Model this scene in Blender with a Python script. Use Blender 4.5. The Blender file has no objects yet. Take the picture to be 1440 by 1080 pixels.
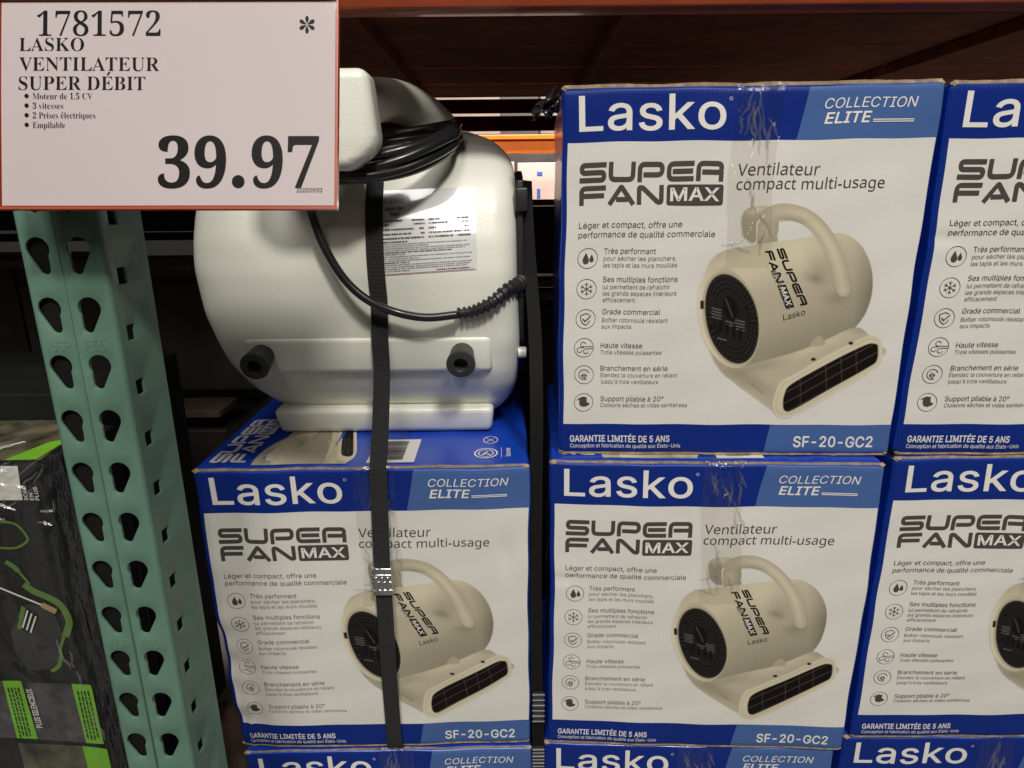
import bpy, bmesh, math, random
import numpy as np
from mathutils import Vector, Matrix
random.seed(7)
rng = np.random.default_rng(7)
SC = bpy.context.scene
COL = SC.collection
R = math.radians

# ------------------------------------------------------------------ camera
cd = bpy.data.cameras.new('camera')
cam = bpy.data.objects.new('camera', cd); COL.objects.link(cam); SC.camera = cam
cd.sensor_width = 36.0; cd.lens = 23.216; cd.clip_start = .01; cd.clip_end = 60
PITCH, ROLL = R(15.822), R(-.5486)
_fw = Vector((0, math.cos(PITCH), -math.sin(PITCH))); _up = Vector((0, math.sin(PITCH), math.cos(PITCH))); _rt = Vector((1, 0, 0))
_ix = _rt*math.cos(ROLL)+_up*math.sin(ROLL); _iy = -_rt*math.sin(ROLL)+_up*math.cos(ROLL)
_m = Matrix((_ix, _iy, -_fw)).transposed().to_4x4(); _m.translation = (0, 0, 1.41)
cam.matrix_world = _m

# ------------------------------------------------------------------ world and lamps of the warehouse
w = bpy.data.worlds.new('World'); SC.world = w; w.use_nodes = True
w.node_tree.nodes['Background'].inputs[0].default_value = (1.0, .93, .86, 1)
w.node_tree.nodes['Background'].inputs[1].default_value = .026
def area(name, loc, target, sx, sy, power, color):
    l = bpy.data.lights.new(name, 'AREA'); l.shape = 'RECTANGLE'; l.size = sx; l.size_y = sy; l.energy = power; l.color = color
    o = bpy.data.objects.new(name, l); COL.objects.link(o); o.location = loc
    o.rotation_euler = (Vector(target)-Vector(loc)).to_track_quat('-Z', 'Y').to_euler(); return o
area('aisle_lamp', (1.35, -3.3, 5.8), (.1, .8, 1.0), .8, .6, 262, (1.0, .96, .89))
area('aisle_strip_lamp', (-.78, -4.2, 5.8), (-.76, -3.2, 0), 1.4, 5.2, 290, (1.0, .965, .92))
area('next_aisle_lamp', (.2, 2.62, 3.1), (.1, 3.4, 1.5), .9, .25, 200, (1.0, .90, .82))
SC.view_settings.view_transform = 'Standard'; SC.view_settings.look = 'None'
SC.view_settings.exposure = 0; SC.view_settings.gamma = 1

# ------------------------------------------------------------------ materials
def mat(name, base, rough=.5, metal=0, coat=0, spec=.5, bump=None, noise=None, attr=None, coat_rough=.1):
    m = bpy.data.materials.new(name); m.use_nodes = True
    nt = m.node_tree; b = nt.nodes['Principled BSDF']
    b.inputs['Base Color'].default_value = (*base, 1); b.inputs['Roughness'].default_value = rough
    b.inputs['Metallic'].default_value = metal; b.inputs['Coat Weight'].default_value = coat
    b.inputs['Coat Roughness'].default_value = coat_rough
    b.inputs['Specular IOR Level'].default_value = spec
    tc = nt.nodes.new('ShaderNodeTexCoord')
    if noise:                                  # (scale, amount): slow tint change from wear
        n = nt.nodes.new('ShaderNodeTexNoise'); n.inputs['Scale'].default_value = noise[0]; n.inputs['Detail'].default_value = 6
        nt.links.new(tc.outputs['Object'], n.inputs['Vector'])
        mr = nt.nodes.new('ShaderNodeMapRange'); mr.inputs['From Min'].default_value = .3; mr.inputs['From Max'].default_value = .7
        mr.inputs['To Min'].default_value = 1-noise[1]; mr.inputs['To Max'].default_value = 1+noise[1]*.6
        nt.links.new(n.outputs['Fac'], mr.inputs['Value'])
        vm = nt.nodes.new('ShaderNodeVectorMath'); vm.operation = 'SCALE'; vm.inputs[0].default_value = base
        nt.links.new(mr.outputs[0], vm.inputs['Scale']); nt.links.new(vm.outputs[0], b.inputs['Base Color'])
        r2 = nt.nodes.new('ShaderNodeMapRange'); r2.inputs['To Min'].default_value = rough*.8; r2.inputs['To Max'].default_value = min(1, rough*1.25)
        nt.links.new(n.outputs['Fac'], r2.inputs['Value']); nt.links.new(r2.outputs[0], b.inputs['Roughness'])
    if attr:
        a = nt.nodes.new('ShaderNodeVertexColor'); a.layer_name = attr; nt.links.new(a.outputs['Color'], b.inputs['Base Color'])
    last = None
    for (sc, st, dist) in (bump or []):
        n = nt.nodes.new('ShaderNodeTexNoise'); n.inputs['Scale'].default_value = sc; n.inputs['Detail'].default_value = 4
        nt.links.new(tc.outputs['Object'], n.inputs['Vector'])
        bp = nt.nodes.new('ShaderNodeBump'); bp.inputs['Strength'].default_value = st; bp.inputs['Distance'].default_value = dist
        nt.links.new(n.outputs['Fac'], bp.inputs['Height'])
        if last: nt.links.new(last.outputs[0], bp.inputs['Normal'])
        last = bp; nt.links.new(bp.outputs[0], b.inputs['Normal'])
    return m
def mnode(nt, op, a, b=None):
    n = nt.nodes.new('ShaderNodeMath'); n.operation = op
    for i, v in enumerate((a, b)):
        if v is None: continue
        if isinstance(v, (int, float)): n.inputs[i].default_value = v
        else: nt.links.new(v, n.inputs[i])
    return n.outputs[0]

WHITE = (.66, .64, .59); NAVY = (.006, .023, .185); STEEL = (.058, .118, .30); INK = (.066, .058, .052)
def corrugate(m, amt=.12):
    nt = m.node_tree; b = nt.nodes['Principled BSDF']; tc = nt.nodes.new('ShaderNodeTexCoord')
    wv = nt.nodes.new('ShaderNodeTexWave'); wv.wave_type = 'BANDS'; wv.bands_direction = 'X'; wv.inputs['Scale'].default_value = 62
    wv.inputs['Distortion'].default_value = .6
    nt.links.new(tc.outputs['Object'], wv.inputs['Vector'])
    n = nt.nodes.new('ShaderNodeTexNoise'); n.inputs['Scale'].default_value = 24; n.inputs['Detail'].default_value = 5
    nt.links.new(tc.outputs['Object'], n.inputs['Vector'])
    b1 = nt.nodes.new('ShaderNodeBump'); b1.inputs['Strength'].default_value = amt; b1.inputs['Distance'].default_value = .0008
    b2 = nt.nodes.new('ShaderNodeBump'); b2.inputs['Strength'].default_value = .35; b2.inputs['Distance'].default_value = .0018
    nt.links.new(wv.outputs['Fac'], b1.inputs['Height']); nt.links.new(n.outputs['Fac'], b2.inputs['Height'])
    nt.links.new(b1.outputs[0], b2.inputs['Normal']); nt.links.new(b2.outputs[0], b.inputs['Normal'])
    return m
def carton_front():
    m = mat('printed_carton_front', WHITE, .38, coat=.06, coat_rough=.18, spec=.12); nt = m.node_tree; b = nt.nodes['Principled BSDF']
    uv = nt.nodes.new('ShaderNodeUVMap'); uv.uv_map = 'face'
    s = nt.nodes.new('ShaderNodeSeparateXYZ'); nt.links.new(uv.outputs[0], s.inputs[0]); u, v = s.outputs[0], s.outputs[1]
    G = lambda a, c: mnode(nt, 'GREATER_THAN', a, c)
    M = lambda a, c: mnode(nt, 'MULTIPLY', a, c)
    L = lambda a, c: mnode(nt, 'LESS_THAN', a, c)
    white = M(M(G(u, .0062), L(u, .4145)), M(L(v, -.0600), G(v, -.3968)))
    head = M(M(G(v, -.0600), L(v, -.0004)), G(mnode(nt, 'SUBTRACT', u, M(v, .2)), .2725))
    foot = M(L(v, -.3968), G(mnode(nt, 'SUBTRACT', u, M(v, .17)), .3335))
    lb = mnode(nt, 'MAXIMUM', head, foot)
    def mix(f, a, c):
        n = nt.nodes.new('ShaderNodeMix'); n.data_type = 'RGBA'; nt.links.new(f, n.inputs[0])
        if isinstance(a, tuple): n.inputs[6].default_value = (*a, 1)
        else: nt.links.new(a, n.inputs[6])
        n.inputs[7].default_value = (*c, 1); return n.outputs[2]
    c = mix(lb, NAVY, STEEL); c = mix(white, c, WHITE)
    nt.links.new(c, b.inputs['Base Color']); return corrugate(m)
M_FRONT = carton_front()
M_NAVY = corrugate(mat('printed_carton_blue', (.006, .05, .42), .36, coat=.4, coat_rough=.15), .05)  # brighter than the front navy: strong light from above put into the colour
M_KRAFT = mat('raw_cardboard', (.36, .27, .17), .9, noise=(90, .45), bump=[(300, .6, .001)])
M_PWHITE = mat('print_white', (.74, .71, .66), .42, coat=.2)
M_INK = mat('print_dark_grey', INK, .45, spec=.2)
M_INK2 = mat('print_mid_grey', (.17, .155, .135), .42, coat=.2)
M_BLACK = mat('print_black', (.012, .011, .010), .5, spec=.2)
M_PIC = mat('print_picture', (1, 1, 1), .45, spec=.1, attr='paint')
M_SIGNINK = mat('sign_ink', (.010, .010, .010), .4, spec=.15)
M_SIGNRED = mat('sign_holder_red', (.42, .07, .03), .35, coat=.5)
M_PLASTIC = mat('rotomoulded_cream_plastic', (.79, .79, .69), .36, coat=.10, coat_rough=.2, bump=[(420, .35, .0008), (14, .2, .0025)])
M_RUBBER = mat('black_rubber', (.018, .018, .018), .42, bump=[(200, .2, .0005)])
M_RUBGREY = mat('grey_rubber', (.028, .029, .029), .5, bump=[(260, .3, .0005)])
M_CORD = mat('black_cable_jacket', (.013, .013, .014), .3, coat=.3, coat_rough=.2, bump=[(160, .15, .0004)])
M_BPLAS = mat('black_plastic', (.02, .02, .021), .4, bump=[(300, .2, .0004)])
M_CHROME = mat('crimped_steel', (.62, .64, .64), .22, metal=1, bump=[(120, .6, .002)])
M_FOIL = mat('label_foil', (.70, .70, .69), .16, coat=.8, coat_rough=.04, bump=[(30, .18, .0008)])

def transp(name, gloss, rough, tint=(1, 1, 1), bump=(40, .8, .002), frosted=0.0):
    m = bpy.data.materials.new(name); m.use_nodes = True; nt = m.node_tree; nt.nodes.clear()
    out = nt.nodes.new('ShaderNodeOutputMaterial'); t = nt.nodes.new('ShaderNodeBsdfTransparent'); t.inputs[0].default_value = (*tint, 1)
    g = nt.nodes.new('ShaderNodeBsdfGlossy'); g.inputs['Roughness'].default_value = rough
    mx = nt.nodes.new('ShaderNodeMixShader'); fr = nt.nodes.new('ShaderNodeFresnel'); fr.inputs[0].default_value = 1.5
    f = mnode(nt, 'ADD', .045, gloss); nt.links.new(f, mx.inputs[0]); nt.links.new(t.outputs[0], mx.inputs[1]); nt.links.new(g.outputs[0], mx.inputs[2])
    tc = nt.nodes.new('ShaderNodeTexCoord'); n = nt.nodes.new('ShaderNodeTexNoise'); n.inputs['Scale'].default_value = bump[0]; n.inputs['Detail'].default_value = 5
    mp = nt.nodes.new('ShaderNodeMapping'); mp.inputs['Scale'].default_value = (1.6, 1.6, .45)
    nt.links.new(tc.outputs['Object'], mp.inputs[0]); nt.links.new(mp.outputs[0], n.inputs['Vector'])
    bp = nt.nodes.new('ShaderNodeBump'); bp.inputs['Strength'].default_value = bump[1]; bp.inputs['Distance'].default_value = bump[2]
    nt.links.new(n.outputs['Fac'], bp.inputs['Height']); nt.links.new(bp.outputs[0], g.inputs['Normal'])
    last = mx
    if frosted:
        d = nt.nodes.new('ShaderNodeBsdfDiffuse'); d.inputs[0].default_value = (.8, .78, .74, 1); m2 = nt.nodes.new('ShaderNodeMixShader')
        m2.inputs[0].default_value = frosted; nt.links.new(mx.outputs[0], m2.inputs[1]); nt.links.new(d.outputs[0], m2.inputs[2]); last = m2
    nt.links.new(last.outputs[0], out.inputs[0]); return m
M_TAPE = transp('clear_packing_tape', .03, .09, (.99, .985, .975), (26, 1.0, .02), .0)
M_FILM = transp('stretch_film', .06, .10, (.93, .94, .93), (16, 1.0, .012), .004)
M_SLEEVE = transp('sign_sleeve', .0, .06, (1, .98, .97), (5, .4, .004))

# ------------------------------------------------------------------ mesh helpers
def link(o, parent=None):
    COL.objects.link(o)
    if parent: o.parent = parent
    return o
def mesh(name, verts, faces, mats, parent=None, smooth=False, fm=None, loc=None, rot=None):
    me = bpy.data.meshes.new(name); me.from_pydata([tuple(map(float, v)) for v in verts], [], [tuple(int(i) for i in f) for f in faces])
    for m_ in (mats if isinstance(mats, (list, tuple)) else [mats]): me.materials.append(m_)
    if fm is not None: me.polygons.foreach_set('material_index', np.asarray(fm, dtype=np.int32))
    if smooth: me.polygons.foreach_set('use_smooth', np.ones(len(me.polygons), dtype=bool))
    me.update(); o = bpy.data.objects.new(name, me); link(o, parent)
    if loc: o.location = loc
    if rot: o.rotation_euler = rot
    return o
def thing(name, label, cat, loc=(0, 0, 0), rz=0, group=None):
    o = bpy.data.objects.new(name, None); o.empty_display_size = .05; COL.objects.link(o)
    o.location = loc; o.rotation_euler = (0, 0, rz); o['label'] = label; o['category'] = cat
    if group: o['group'] = group
    return o
def tag(o, label, cat, group=None):
    o['label'] = label; o['category'] = cat
    if group: o['group'] = group
    return o
class MB:
    def __init__(s): s.v = []; s.f = []; s.m = []
    def add(s, v, f, m=0):
        n = len(s.v); s.v += [tuple(map(float, p)) for p in v]; s.f += [tuple(int(i)+n for i in q) for q in f]; s.m += [m]*len(f); return s
    def box(s, a, b, m=0, bev=0):
        bm = bmesh.new(); bmesh.ops.create_cube(bm, size=1)
        for v in bm.verts: v.co = Vector([(a[i]+b[i])/2+v.co[i]*(b[i]-a[i]) for i in range(3)])
        if bev: bmesh.ops.bevel(bm, geom=bm.edges[:], offset=bev, segments=3, affect='EDGES', profile=.5)
        bm.verts.index_update(); s.add([v.co[:] for v in bm.verts], [[v.index for v in f.verts] for f in bm.faces], m); bm.free(); return s
    def tube(s, pts, r, n=12, m=0, cap=True):
        pts = [Vector(p) for p in pts]; rr = r if isinstance(r, (list, tuple)) else [r]*len(pts); vs = []; fs = []
        t0 = (pts[1]-pts[0]).normalized(); up = Vector((0, 0, 1)) if abs(t0.z) < .9 else Vector((1, 0, 0)); nx = t0.cross(up).normalized()
        for i, p in enumerate(pts):
            t = (pts[min(i+1, len(pts)-1)]-pts[max(i-1, 0)]).normalized(); nx = (nx-t*nx.dot(t)).normalized(); ny = t.cross(nx)
            for k in range(n):
                a = 2*math.pi*k/n; vs.append(p+nx*math.cos(a)*rr[i]+ny*math.sin(a)*rr[i])
        for i in range(len(pts)-1):
            for k in range(n): fs.append((i*n+k, i*n+(k+1) % n, (i+1)*n+(k+1) % n, (i+1)*n+k))
        if cap: fs.append(tuple(range(n-1, -1, -1))); fs.append(tuple((len(pts)-1)*n+k for k in range(n)))
        return s.add(vs, fs, m)
    def lathe(s, prof, M=Matrix.Identity(4), n=32, m=0):
        vs = []; fs = []
        for (r, z) in prof:
            for k in range(n): a = 2*math.pi*k/n; vs.append(M @ Vector((r*math.cos(a), r*math.sin(a), z)))
        for i in range(len(prof)-1):
            for k in range(n): fs.append((i*n+k, i*n+(k+1) % n, (i+1)*n+(k+1) % n, (i+1)*n+k))
        return s.add(vs, fs, m)
    def build(s, name, mats, parent=None, smooth=False): return mesh(name, s.v, s.f, mats, parent, smooth, s.m)
def catmull(pts, n=8):
    pts = [Vector(p) for p in pts]; P = [2*pts[0]-pts[1]]+pts+[2*pts[-1]-pts[-2]]; out = []
    for i in range(1, len(P)-2):
        for k in range(n):
            t = k/n; a, b, c, d = P[i-1], P[i], P[i+1], P[i+2]
            out.append(.5*((2*b)+(c-a)*t+(2*a-5*b+4*c-d)*t*t+(3*b-a-3*c+d)*t**3))
    out.append(pts[-1]); return out
def smooth_by_angle(o, ang=40):
    me = o.data; bm = bmesh.new(); bm.from_mesh(me); bmesh.ops.remove_doubles(bm, verts=bm.verts, dist=1e-6)
    for f in bm.faces: f.smooth = True
    for e in bm.edges:
        if len(e.link_faces) == 2 and e.calc_face_angle(0) > R(ang): e.smooth = False
    bm.to_mesh(me); bm.free(); return o

# ------------------------------------------------------------------ lettering: outlines of Blender's own font, filled
def serif(s):
    o = ''
    for ch in s:
        if '0' <= ch <= '9': o += chr(0x1D7CE+ord(ch)-48)
        elif 'A' <= ch <= 'Z': o += chr(0x1D400+ord(ch)-65)
        elif 'a' <= ch <= 'z': o += chr(0x1D41A+ord(ch)-97)
        else: o += ch
    return o
def sansb(s, A=0x1D5D4, a=0x1D5EE, d=0x1D7EC):
    o = ''
    for ch in s:
        if '0' <= ch <= '9': o += chr(d+ord(ch)-48)
        elif 'A' <= ch <= 'Z': o += chr(A+ord(ch)-65)
        elif 'a' <= ch <= 'z': o += chr(a+ord(ch)-97)
        else: o += ch
    return o
# glyph outlines of a plain grotesque in thousandths: code point -> advance, closed contours (x,y,x,y,...)
OUTLINES = {
    32: [188],
    39: [206, [78,318,70,509,136,509,128,318]],
    44: [188, [38,-119,68,71,137,71,84,-119]],
    45: [453, [337,244,337,188,114,188,114,244]],
    47: [249, [235,533,71,-76,14,-76,178,533]],
    48: [453, [199,-5,174,1,151,11,130,24,111,41,80,86,69,113,53,178,49,214,49,294,53,330,69,395,81,422,112,467,130,484,151,498,174,508,200,514,254,514,279,508,302,498,323,484,342,467,372,422,384,395,400,330,404,294,404,214,400,178,384,113,373,86,342,41,323,24,302,11,279,1,254,-5], [245,51,261,56,290,74,303,87,323,122,330,144,340,194,343,285,340,314,330,365,323,387,303,422,290,435,261,453,245,458,209,458,192,453,163,435,151,422,131,387,123,365,113,314,110,223,113,194,123,144,131,122,151,87,163,74,192,56,209,51]],
    50: [453, [64,0,64,47,234,229,291,294,311,327,320,371,317,397,301,428,293,436,262,454,237,459,196,457,184,453,153,433,139,413,128,376,127,362,66,362,71,405,77,424,98,459,111,473,143,496,162,505,203,514,225,516,268,511,288,505,323,486,337,474,361,445,370,428,380,392,378,345,357,290,336,259,267,180,153,60,153,57,389,57,389,0]],
    51: [453, [195,-6,173,-3,133,10,114,19,83,43,70,57,52,91,44,132,109,132,120,97,134,78,165,59,219,50,248,53,287,67,297,74,321,104,328,130,326,172,308,207,299,217,275,234,260,240,223,247,157,248,157,299,288,448,288,452,70,452,70,509,372,509,372,461,211,278,211,289,264,288,287,284,327,265,344,253,371,222,381,205,392,166,393,145,387,103,380,84,358,50,344,36,309,12,288,4,243,-6]],
    53: [453, [199,-6,178,-2,140,11,123,21,94,45,83,60,66,93,60,130,122,130,132,98,145,80,173,60,184,56,221,50,250,53,288,72,298,82,320,117,327,146,324,193,320,208,297,244,262,269,218,277,192,275,145,258,128,246,67,253,96,509,366,509,366,452,151,452,134,301,178,325,216,333,279,326,308,314,345,285,355,273,379,231,388,199,390,139,385,117,369,76,357,57,327,27,309,15,268,-1,245,-5]],
    57: [453, [249,514,271,510,310,494,328,482,356,452,368,434,384,393,388,371,388,328,373,270,363,248,315,168,200,0,130,0,301,248,307,248,294,227,281,215,248,199,218,195,175,199,155,206,121,225,106,237,83,269,74,287,65,329,64,352,69,397,75,417,96,454,110,469,143,494,162,504,203,514], [199,457,174,446,145,419,138,407,126,367,126,336,138,295,145,284,174,257,199,247,240,244,254,247,289,265,307,284,324,321,327,335,324,381,314,407,290,438,279,446,241,459]],
    65: [480, [16,0,201,509,276,509,463,0,395,0,287,302,232,478,245,478,191,302,85,0], [110,142,110,199,370,199,370,142]],
    66: [456, [60,0,60,509,241,509,289,504,310,499,345,481,359,469,381,442,388,426,397,392,395,344,392,331,373,301,356,286,315,267,315,262,351,252,374,237,402,203,409,189,417,155,418,136,413,100,408,83,390,52,377,39,344,18,324,10,275,1,247,0], [125,57,272,58,315,70,330,80,349,105,354,120,352,161,342,184,317,211,306,218,264,230,125,231], [125,285,265,288,288,296,316,317,323,326,335,359,334,388,330,403,313,429,299,439,263,450,125,452]],
    67: [510, [235,-5,205,1,177,11,150,25,126,42,104,63,86,88,70,115,57,146,48,179,40,254,48,329,57,362,70,393,86,421,104,445,126,466,150,484,177,498,205,508,235,514,305,513,340,504,388,481,402,471,438,433,456,402,473,348,408,348,395,384,382,404,348,435,315,449,292,454,245,454,223,450,184,432,166,419,137,385,125,364,109,314,105,285,105,223,109,194,125,145,137,123,166,89,184,76,223,59,245,54,292,55,315,60,357,81,382,105,395,125,408,160,473,160,457,107,438,76,402,38,388,28,341,5,305,-4]],
    68: [502, [96,0,96,57,244,58,272,63,318,81,337,94,368,128,379,149,394,198,398,226,398,285,394,312,379,361,368,381,338,415,320,428,275,446,249,450,93,452,93,509,261,507,294,501,325,492,353,478,377,461,399,441,418,418,433,391,446,361,455,329,462,255,455,181,446,149,433,119,417,92,398,68,376,48,351,31,322,17,291,8,256,2], [125,509,125,0,60,0,60,509]],
    69: [419, [60,0,60,509,372,509,372,452,125,452,125,286,355,286,355,229,125,229,125,57,375,57,375,0]],
    70: [410, [60,0,60,509,369,509,369,452,125,452,125,278,346,278,346,221,125,221,125,0]],
    71: [520, [236,-5,205,1,176,11,149,25,125,43,104,64,85,88,69,116,57,146,47,179,40,254,47,329,57,362,69,393,85,421,103,445,125,466,149,484,175,498,203,508,233,514,304,513,340,504,389,480,403,469,439,431,458,401,474,349,408,349,393,383,380,403,347,434,315,448,291,454,243,454,222,450,183,432,166,419,137,385,125,364,109,314,105,285,105,223,109,194,125,145,137,124,166,90,184,76,224,59,246,54,290,54,309,57,345,71,360,81,386,107,396,123,410,160,415,202,434,199,283,199,283,256,478,256,476,170,471,141,451,91,436,69,399,33,377,19,326,0,298,-5]],
    72: [517, [60,0,60,509,125,509,125,289,392,289,392,509,457,509,457,0,392,0,392,232,125,232,125,0]],
    73: [300, [31,0,31,57,118,57,118,452,31,452,31,509,269,509,269,452,183,452,183,57,269,57,269,0]],
    76: [393, [60,0,60,509,125,509,125,57,361,57,361,0]],
    77: [628, [60,0,60,509,152,509,277,187,322,49,307,49,352,187,476,509,568,509,568,0,504,0,504,291,507,457,513,457,456,291,342,0,286,0,170,291,112,457,119,457,122,291,122,0]],
    78: [523, [60,0,60,509,136,509,343,183,388,107,414,55,405,54,399,195,399,509,463,509,463,0,387,0,202,290,108,452,119,454,125,291,125,0]],
    79: [533, [235,-5,205,1,177,11,150,25,126,42,105,63,86,88,70,115,57,146,48,179,40,254,48,329,57,362,70,393,86,421,105,445,126,466,150,484,177,498,205,508,235,514,299,514,329,508,357,498,384,484,408,466,429,445,448,421,464,393,477,362,486,329,493,254,486,179,477,146,464,115,448,88,429,63,408,42,384,25,357,11,329,1,299,-5], [289,54,310,59,349,76,367,89,396,123,408,144,425,194,429,223,429,286,425,314,408,365,396,386,367,420,349,433,310,450,289,454,245,454,223,450,184,433,167,420,137,385,125,364,109,314,105,285,105,223,109,194,125,144,137,123,167,89,184,76,223,59,245,54]],
    80: [445, [60,0,60,509,235,509,289,503,312,497,350,476,366,462,390,430,398,411,407,370,409,348,404,304,398,284,379,248,366,233,332,207,312,198,263,187,109,186,109,242,252,243,269,246,297,256,308,264,327,282,342,319,344,333,342,376,326,413,308,431,297,439,268,449,251,451,125,452,125,0]],
    82: [449, [60,0,60,509,236,509,290,504,313,497,351,478,367,465,390,433,399,415,408,374,409,352,405,309,399,290,380,255,367,240,333,217,312,209,264,199,96,198,96,255,269,258,309,273,327,290,342,324,344,338,342,380,327,415,309,433,298,440,252,451,125,452,125,0], [353,0,230,229,303,229,428,0]],
    83: [447, [197,-8,172,-4,128,9,108,19,76,45,64,60,46,96,38,137,104,137,110,110,116,98,142,71,166,59,224,49,272,55,299,66,329,92,336,102,345,126,342,161,338,171,316,193,296,205,154,249,128,260,86,289,71,307,60,326,54,348,53,393,58,413,75,448,87,463,119,488,138,498,180,511,203,514,252,514,275,511,316,498,334,488,365,463,377,449,394,415,401,378,337,378,326,412,316,426,286,447,267,453,209,458,180,452,145,435,136,427,118,398,116,363,124,342,158,313,191,300,299,268,336,252,359,238,387,209,405,171,407,118,403,99,386,64,374,48,343,21,323,11,278,-4,252,-8]],
    84: [449, [32,452,32,509,417,509,417,452,257,452,257,0,193,0,193,452]],
    85: [517, [230,-7,203,-2,154,15,133,28,98,60,85,80,66,124,60,173,60,509,124,509,124,178,128,144,133,128,150,99,160,87,187,68,203,61,239,53,259,52,298,56,315,61,345,77,357,87,377,113,384,128,392,160,393,178,393,509,457,509,457,173,451,124,443,101,419,60,403,43,363,15,340,5,288,-7]],
    88: [474, [18,0,217,284,217,236,29,509,104,509,204,361,243,292,232,292,272,361,374,509,446,509,259,239,259,287,456,0,382,0,279,149,230,231,244,231,182,129,91,0]],
    97: [389, [137,-7,115,-3,85,10,76,15,54,36,42,54,32,84,31,96,32,128,36,146,53,174,71,189,85,197,117,209,200,223,241,228,257,231,271,240,274,246,275,264,272,285,267,297,251,315,234,325,220,329,187,331,163,327,149,322,127,309,114,296,100,274,41,291,57,322,71,339,104,364,133,375,153,380,194,384,215,383,263,372,286,360,300,350,322,320,333,290,337,251,337,0,277,0,277,52,272,52,256,29,242,16,215,1,199,-4,170,-8], [192,47,211,51,242,68,259,86,267,100,275,130,276,190,267,184,226,175,168,167,128,156,112,147,103,139,95,124,92,99,94,87,105,68,119,57,130,52,156,46]],
    98: [424, [198,-5,172,4,138,31,118,59,112,59,112,0,53,0,53,509,114,509,114,319,118,319,144,353,183,378,229,384,274,378,294,371,330,347,345,332,370,293,379,270,389,218,390,189,385,133,379,108,359,64,346,45,313,16,294,5,252,-7], [237,48,253,51,279,66,291,76,309,101,325,151,327,170,325,227,309,276,291,301,280,311,253,325,237,329,203,329,188,325,161,312,150,302,132,278,116,229,113,210,116,150,132,100,150,75,162,65,188,51,204,48]],
    99: [396, [182,-7,159,-2,117,16,98,30,68,64,56,85,40,133,36,159,36,216,40,243,56,291,68,312,98,346,117,360,159,378,182,383,234,383,260,377,305,356,332,332,347,312,362,277,303,262,286,295,270,311,242,325,226,329,189,329,173,325,145,310,134,300,115,274,99,224,97,206,99,151,115,102,134,76,145,66,173,51,226,48,250,54,264,62,287,82,304,117,363,102,348,67,334,46,296,15,261,-1,235,-6]],
    100: [424, [172,-7,151,-2,111,16,94,29,66,64,55,84,39,133,35,160,35,218,39,245,55,293,66,313,95,347,112,361,151,378,173,383,228,381,253,373,287,346,306,319,311,319,311,509,372,509,372,0,313,0,313,59,307,59,280,24,252,4,212,-7], [221,48,236,51,263,65,274,75,293,100,309,150,311,169,309,229,293,278,275,302,263,312,237,325,221,329,187,329,172,325,145,311,133,301,115,276,99,227,97,209,99,151,115,101,134,76,145,66,172,51,188,48]],
    101: [404, [185,-7,161,-2,117,16,98,30,68,64,56,85,40,132,35,159,35,215,39,242,55,290,67,311,97,346,115,359,157,378,180,383,236,382,266,374,307,351,341,315,363,263,368,242,371,169,75,169,75,221,338,221,310,202,303,254,283,294,263,314,250,321,222,329,205,330,173,326,159,321,125,294,109,270,97,226,100,139,110,106,118,92,139,70,151,61,179,50,234,48,263,56,278,66,302,96,306,105,365,91,345,51,324,29,283,4,231,-7]],
    102: [254, [228,379,228,327,6,327,6,379], [81,0,81,432,84,461,89,474,113,505,135,519,174,529,229,525,243,521,227,468,195,474,182,473,162,466,154,460,145,443,142,419,142,0]],
    103: [425, [168,-148,134,-140,93,-119,57,-80,51,-69,101,-41,128,-72,165,-92,207,-97,249,-92,282,-75,295,-62,304,-47,310,-28,311,68,306,68,280,34,241,11,195,5,152,10,132,17,95,39,80,53,55,90,46,112,35,163,34,191,39,246,46,271,66,314,80,332,112,361,131,371,173,383,196,384,242,378,264,367,294,338,308,319,313,319,313,379,372,379,372,-9,367,-54,360,-73,338,-104,324,-117,291,-136,271,-142,229,-150], [222,60,237,63,264,75,275,84,293,107,309,154,312,172,309,231,293,278,275,303,264,312,237,325,222,329,188,329,172,325,145,312,134,302,115,277,99,229,97,212,99,155,116,108,134,85,145,76,172,63,188,60]],
    104: [410, [114,227,114,0,53,0,53,509,114,509,114,287,102,287,124,332,137,349,169,372,187,379,227,384,246,383,280,376,295,369,321,349,332,336,348,304,353,285,357,240,357,0,296,0,296,235,290,275,283,291,260,315,246,323,210,329,172,322,161,317,133,293,121,271]],
    105: [167, [53,0,53,379,114,379,114,0], [67,446,54,455,42,475,41,483,48,506,60,517,84,524,92,523,114,512,123,499,126,475,123,468,107,449,92,444]],
    106: [167, [53,379,114,379,114,-30,107,-77,95,-102,86,-113,65,-129,52,-135,-10,-143,-10,-87,25,-83,40,-72,46,-64,53,-29], [67,446,53,455,42,475,41,483,48,506,60,517,83,524,92,523,114,512,123,499,125,475,123,468,107,449,92,444]],
    107: [381, [110,137,110,212,121,212,284,379,360,379,184,199,177,199], [53,0,53,509,114,509,114,0], [294,0,148,186,191,229,372,0]],
    108: [189, [119,-1,101,3,74,20,65,33,54,65,53,84,53,509,114,509,114,99,117,68,124,58,150,52,170,54,181,3,156,-2]],
    109: [610, [53,0,53,379,112,379,112,295,108,295,125,335,141,355,172,376,219,386,257,380,273,372,299,347,309,331,321,295,312,295,329,332,347,353,381,375,394,380,437,386,468,383,510,364,522,354,541,328,548,313,556,276,557,255,557,0,496,0,496,254,490,289,483,302,460,321,447,326,406,330,384,324,358,307,351,299,338,270,335,247,335,0,274,0,274,260,269,288,262,301,242,320,229,326,188,330,168,325,140,307,132,299,117,266,114,238,114,0]],
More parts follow.
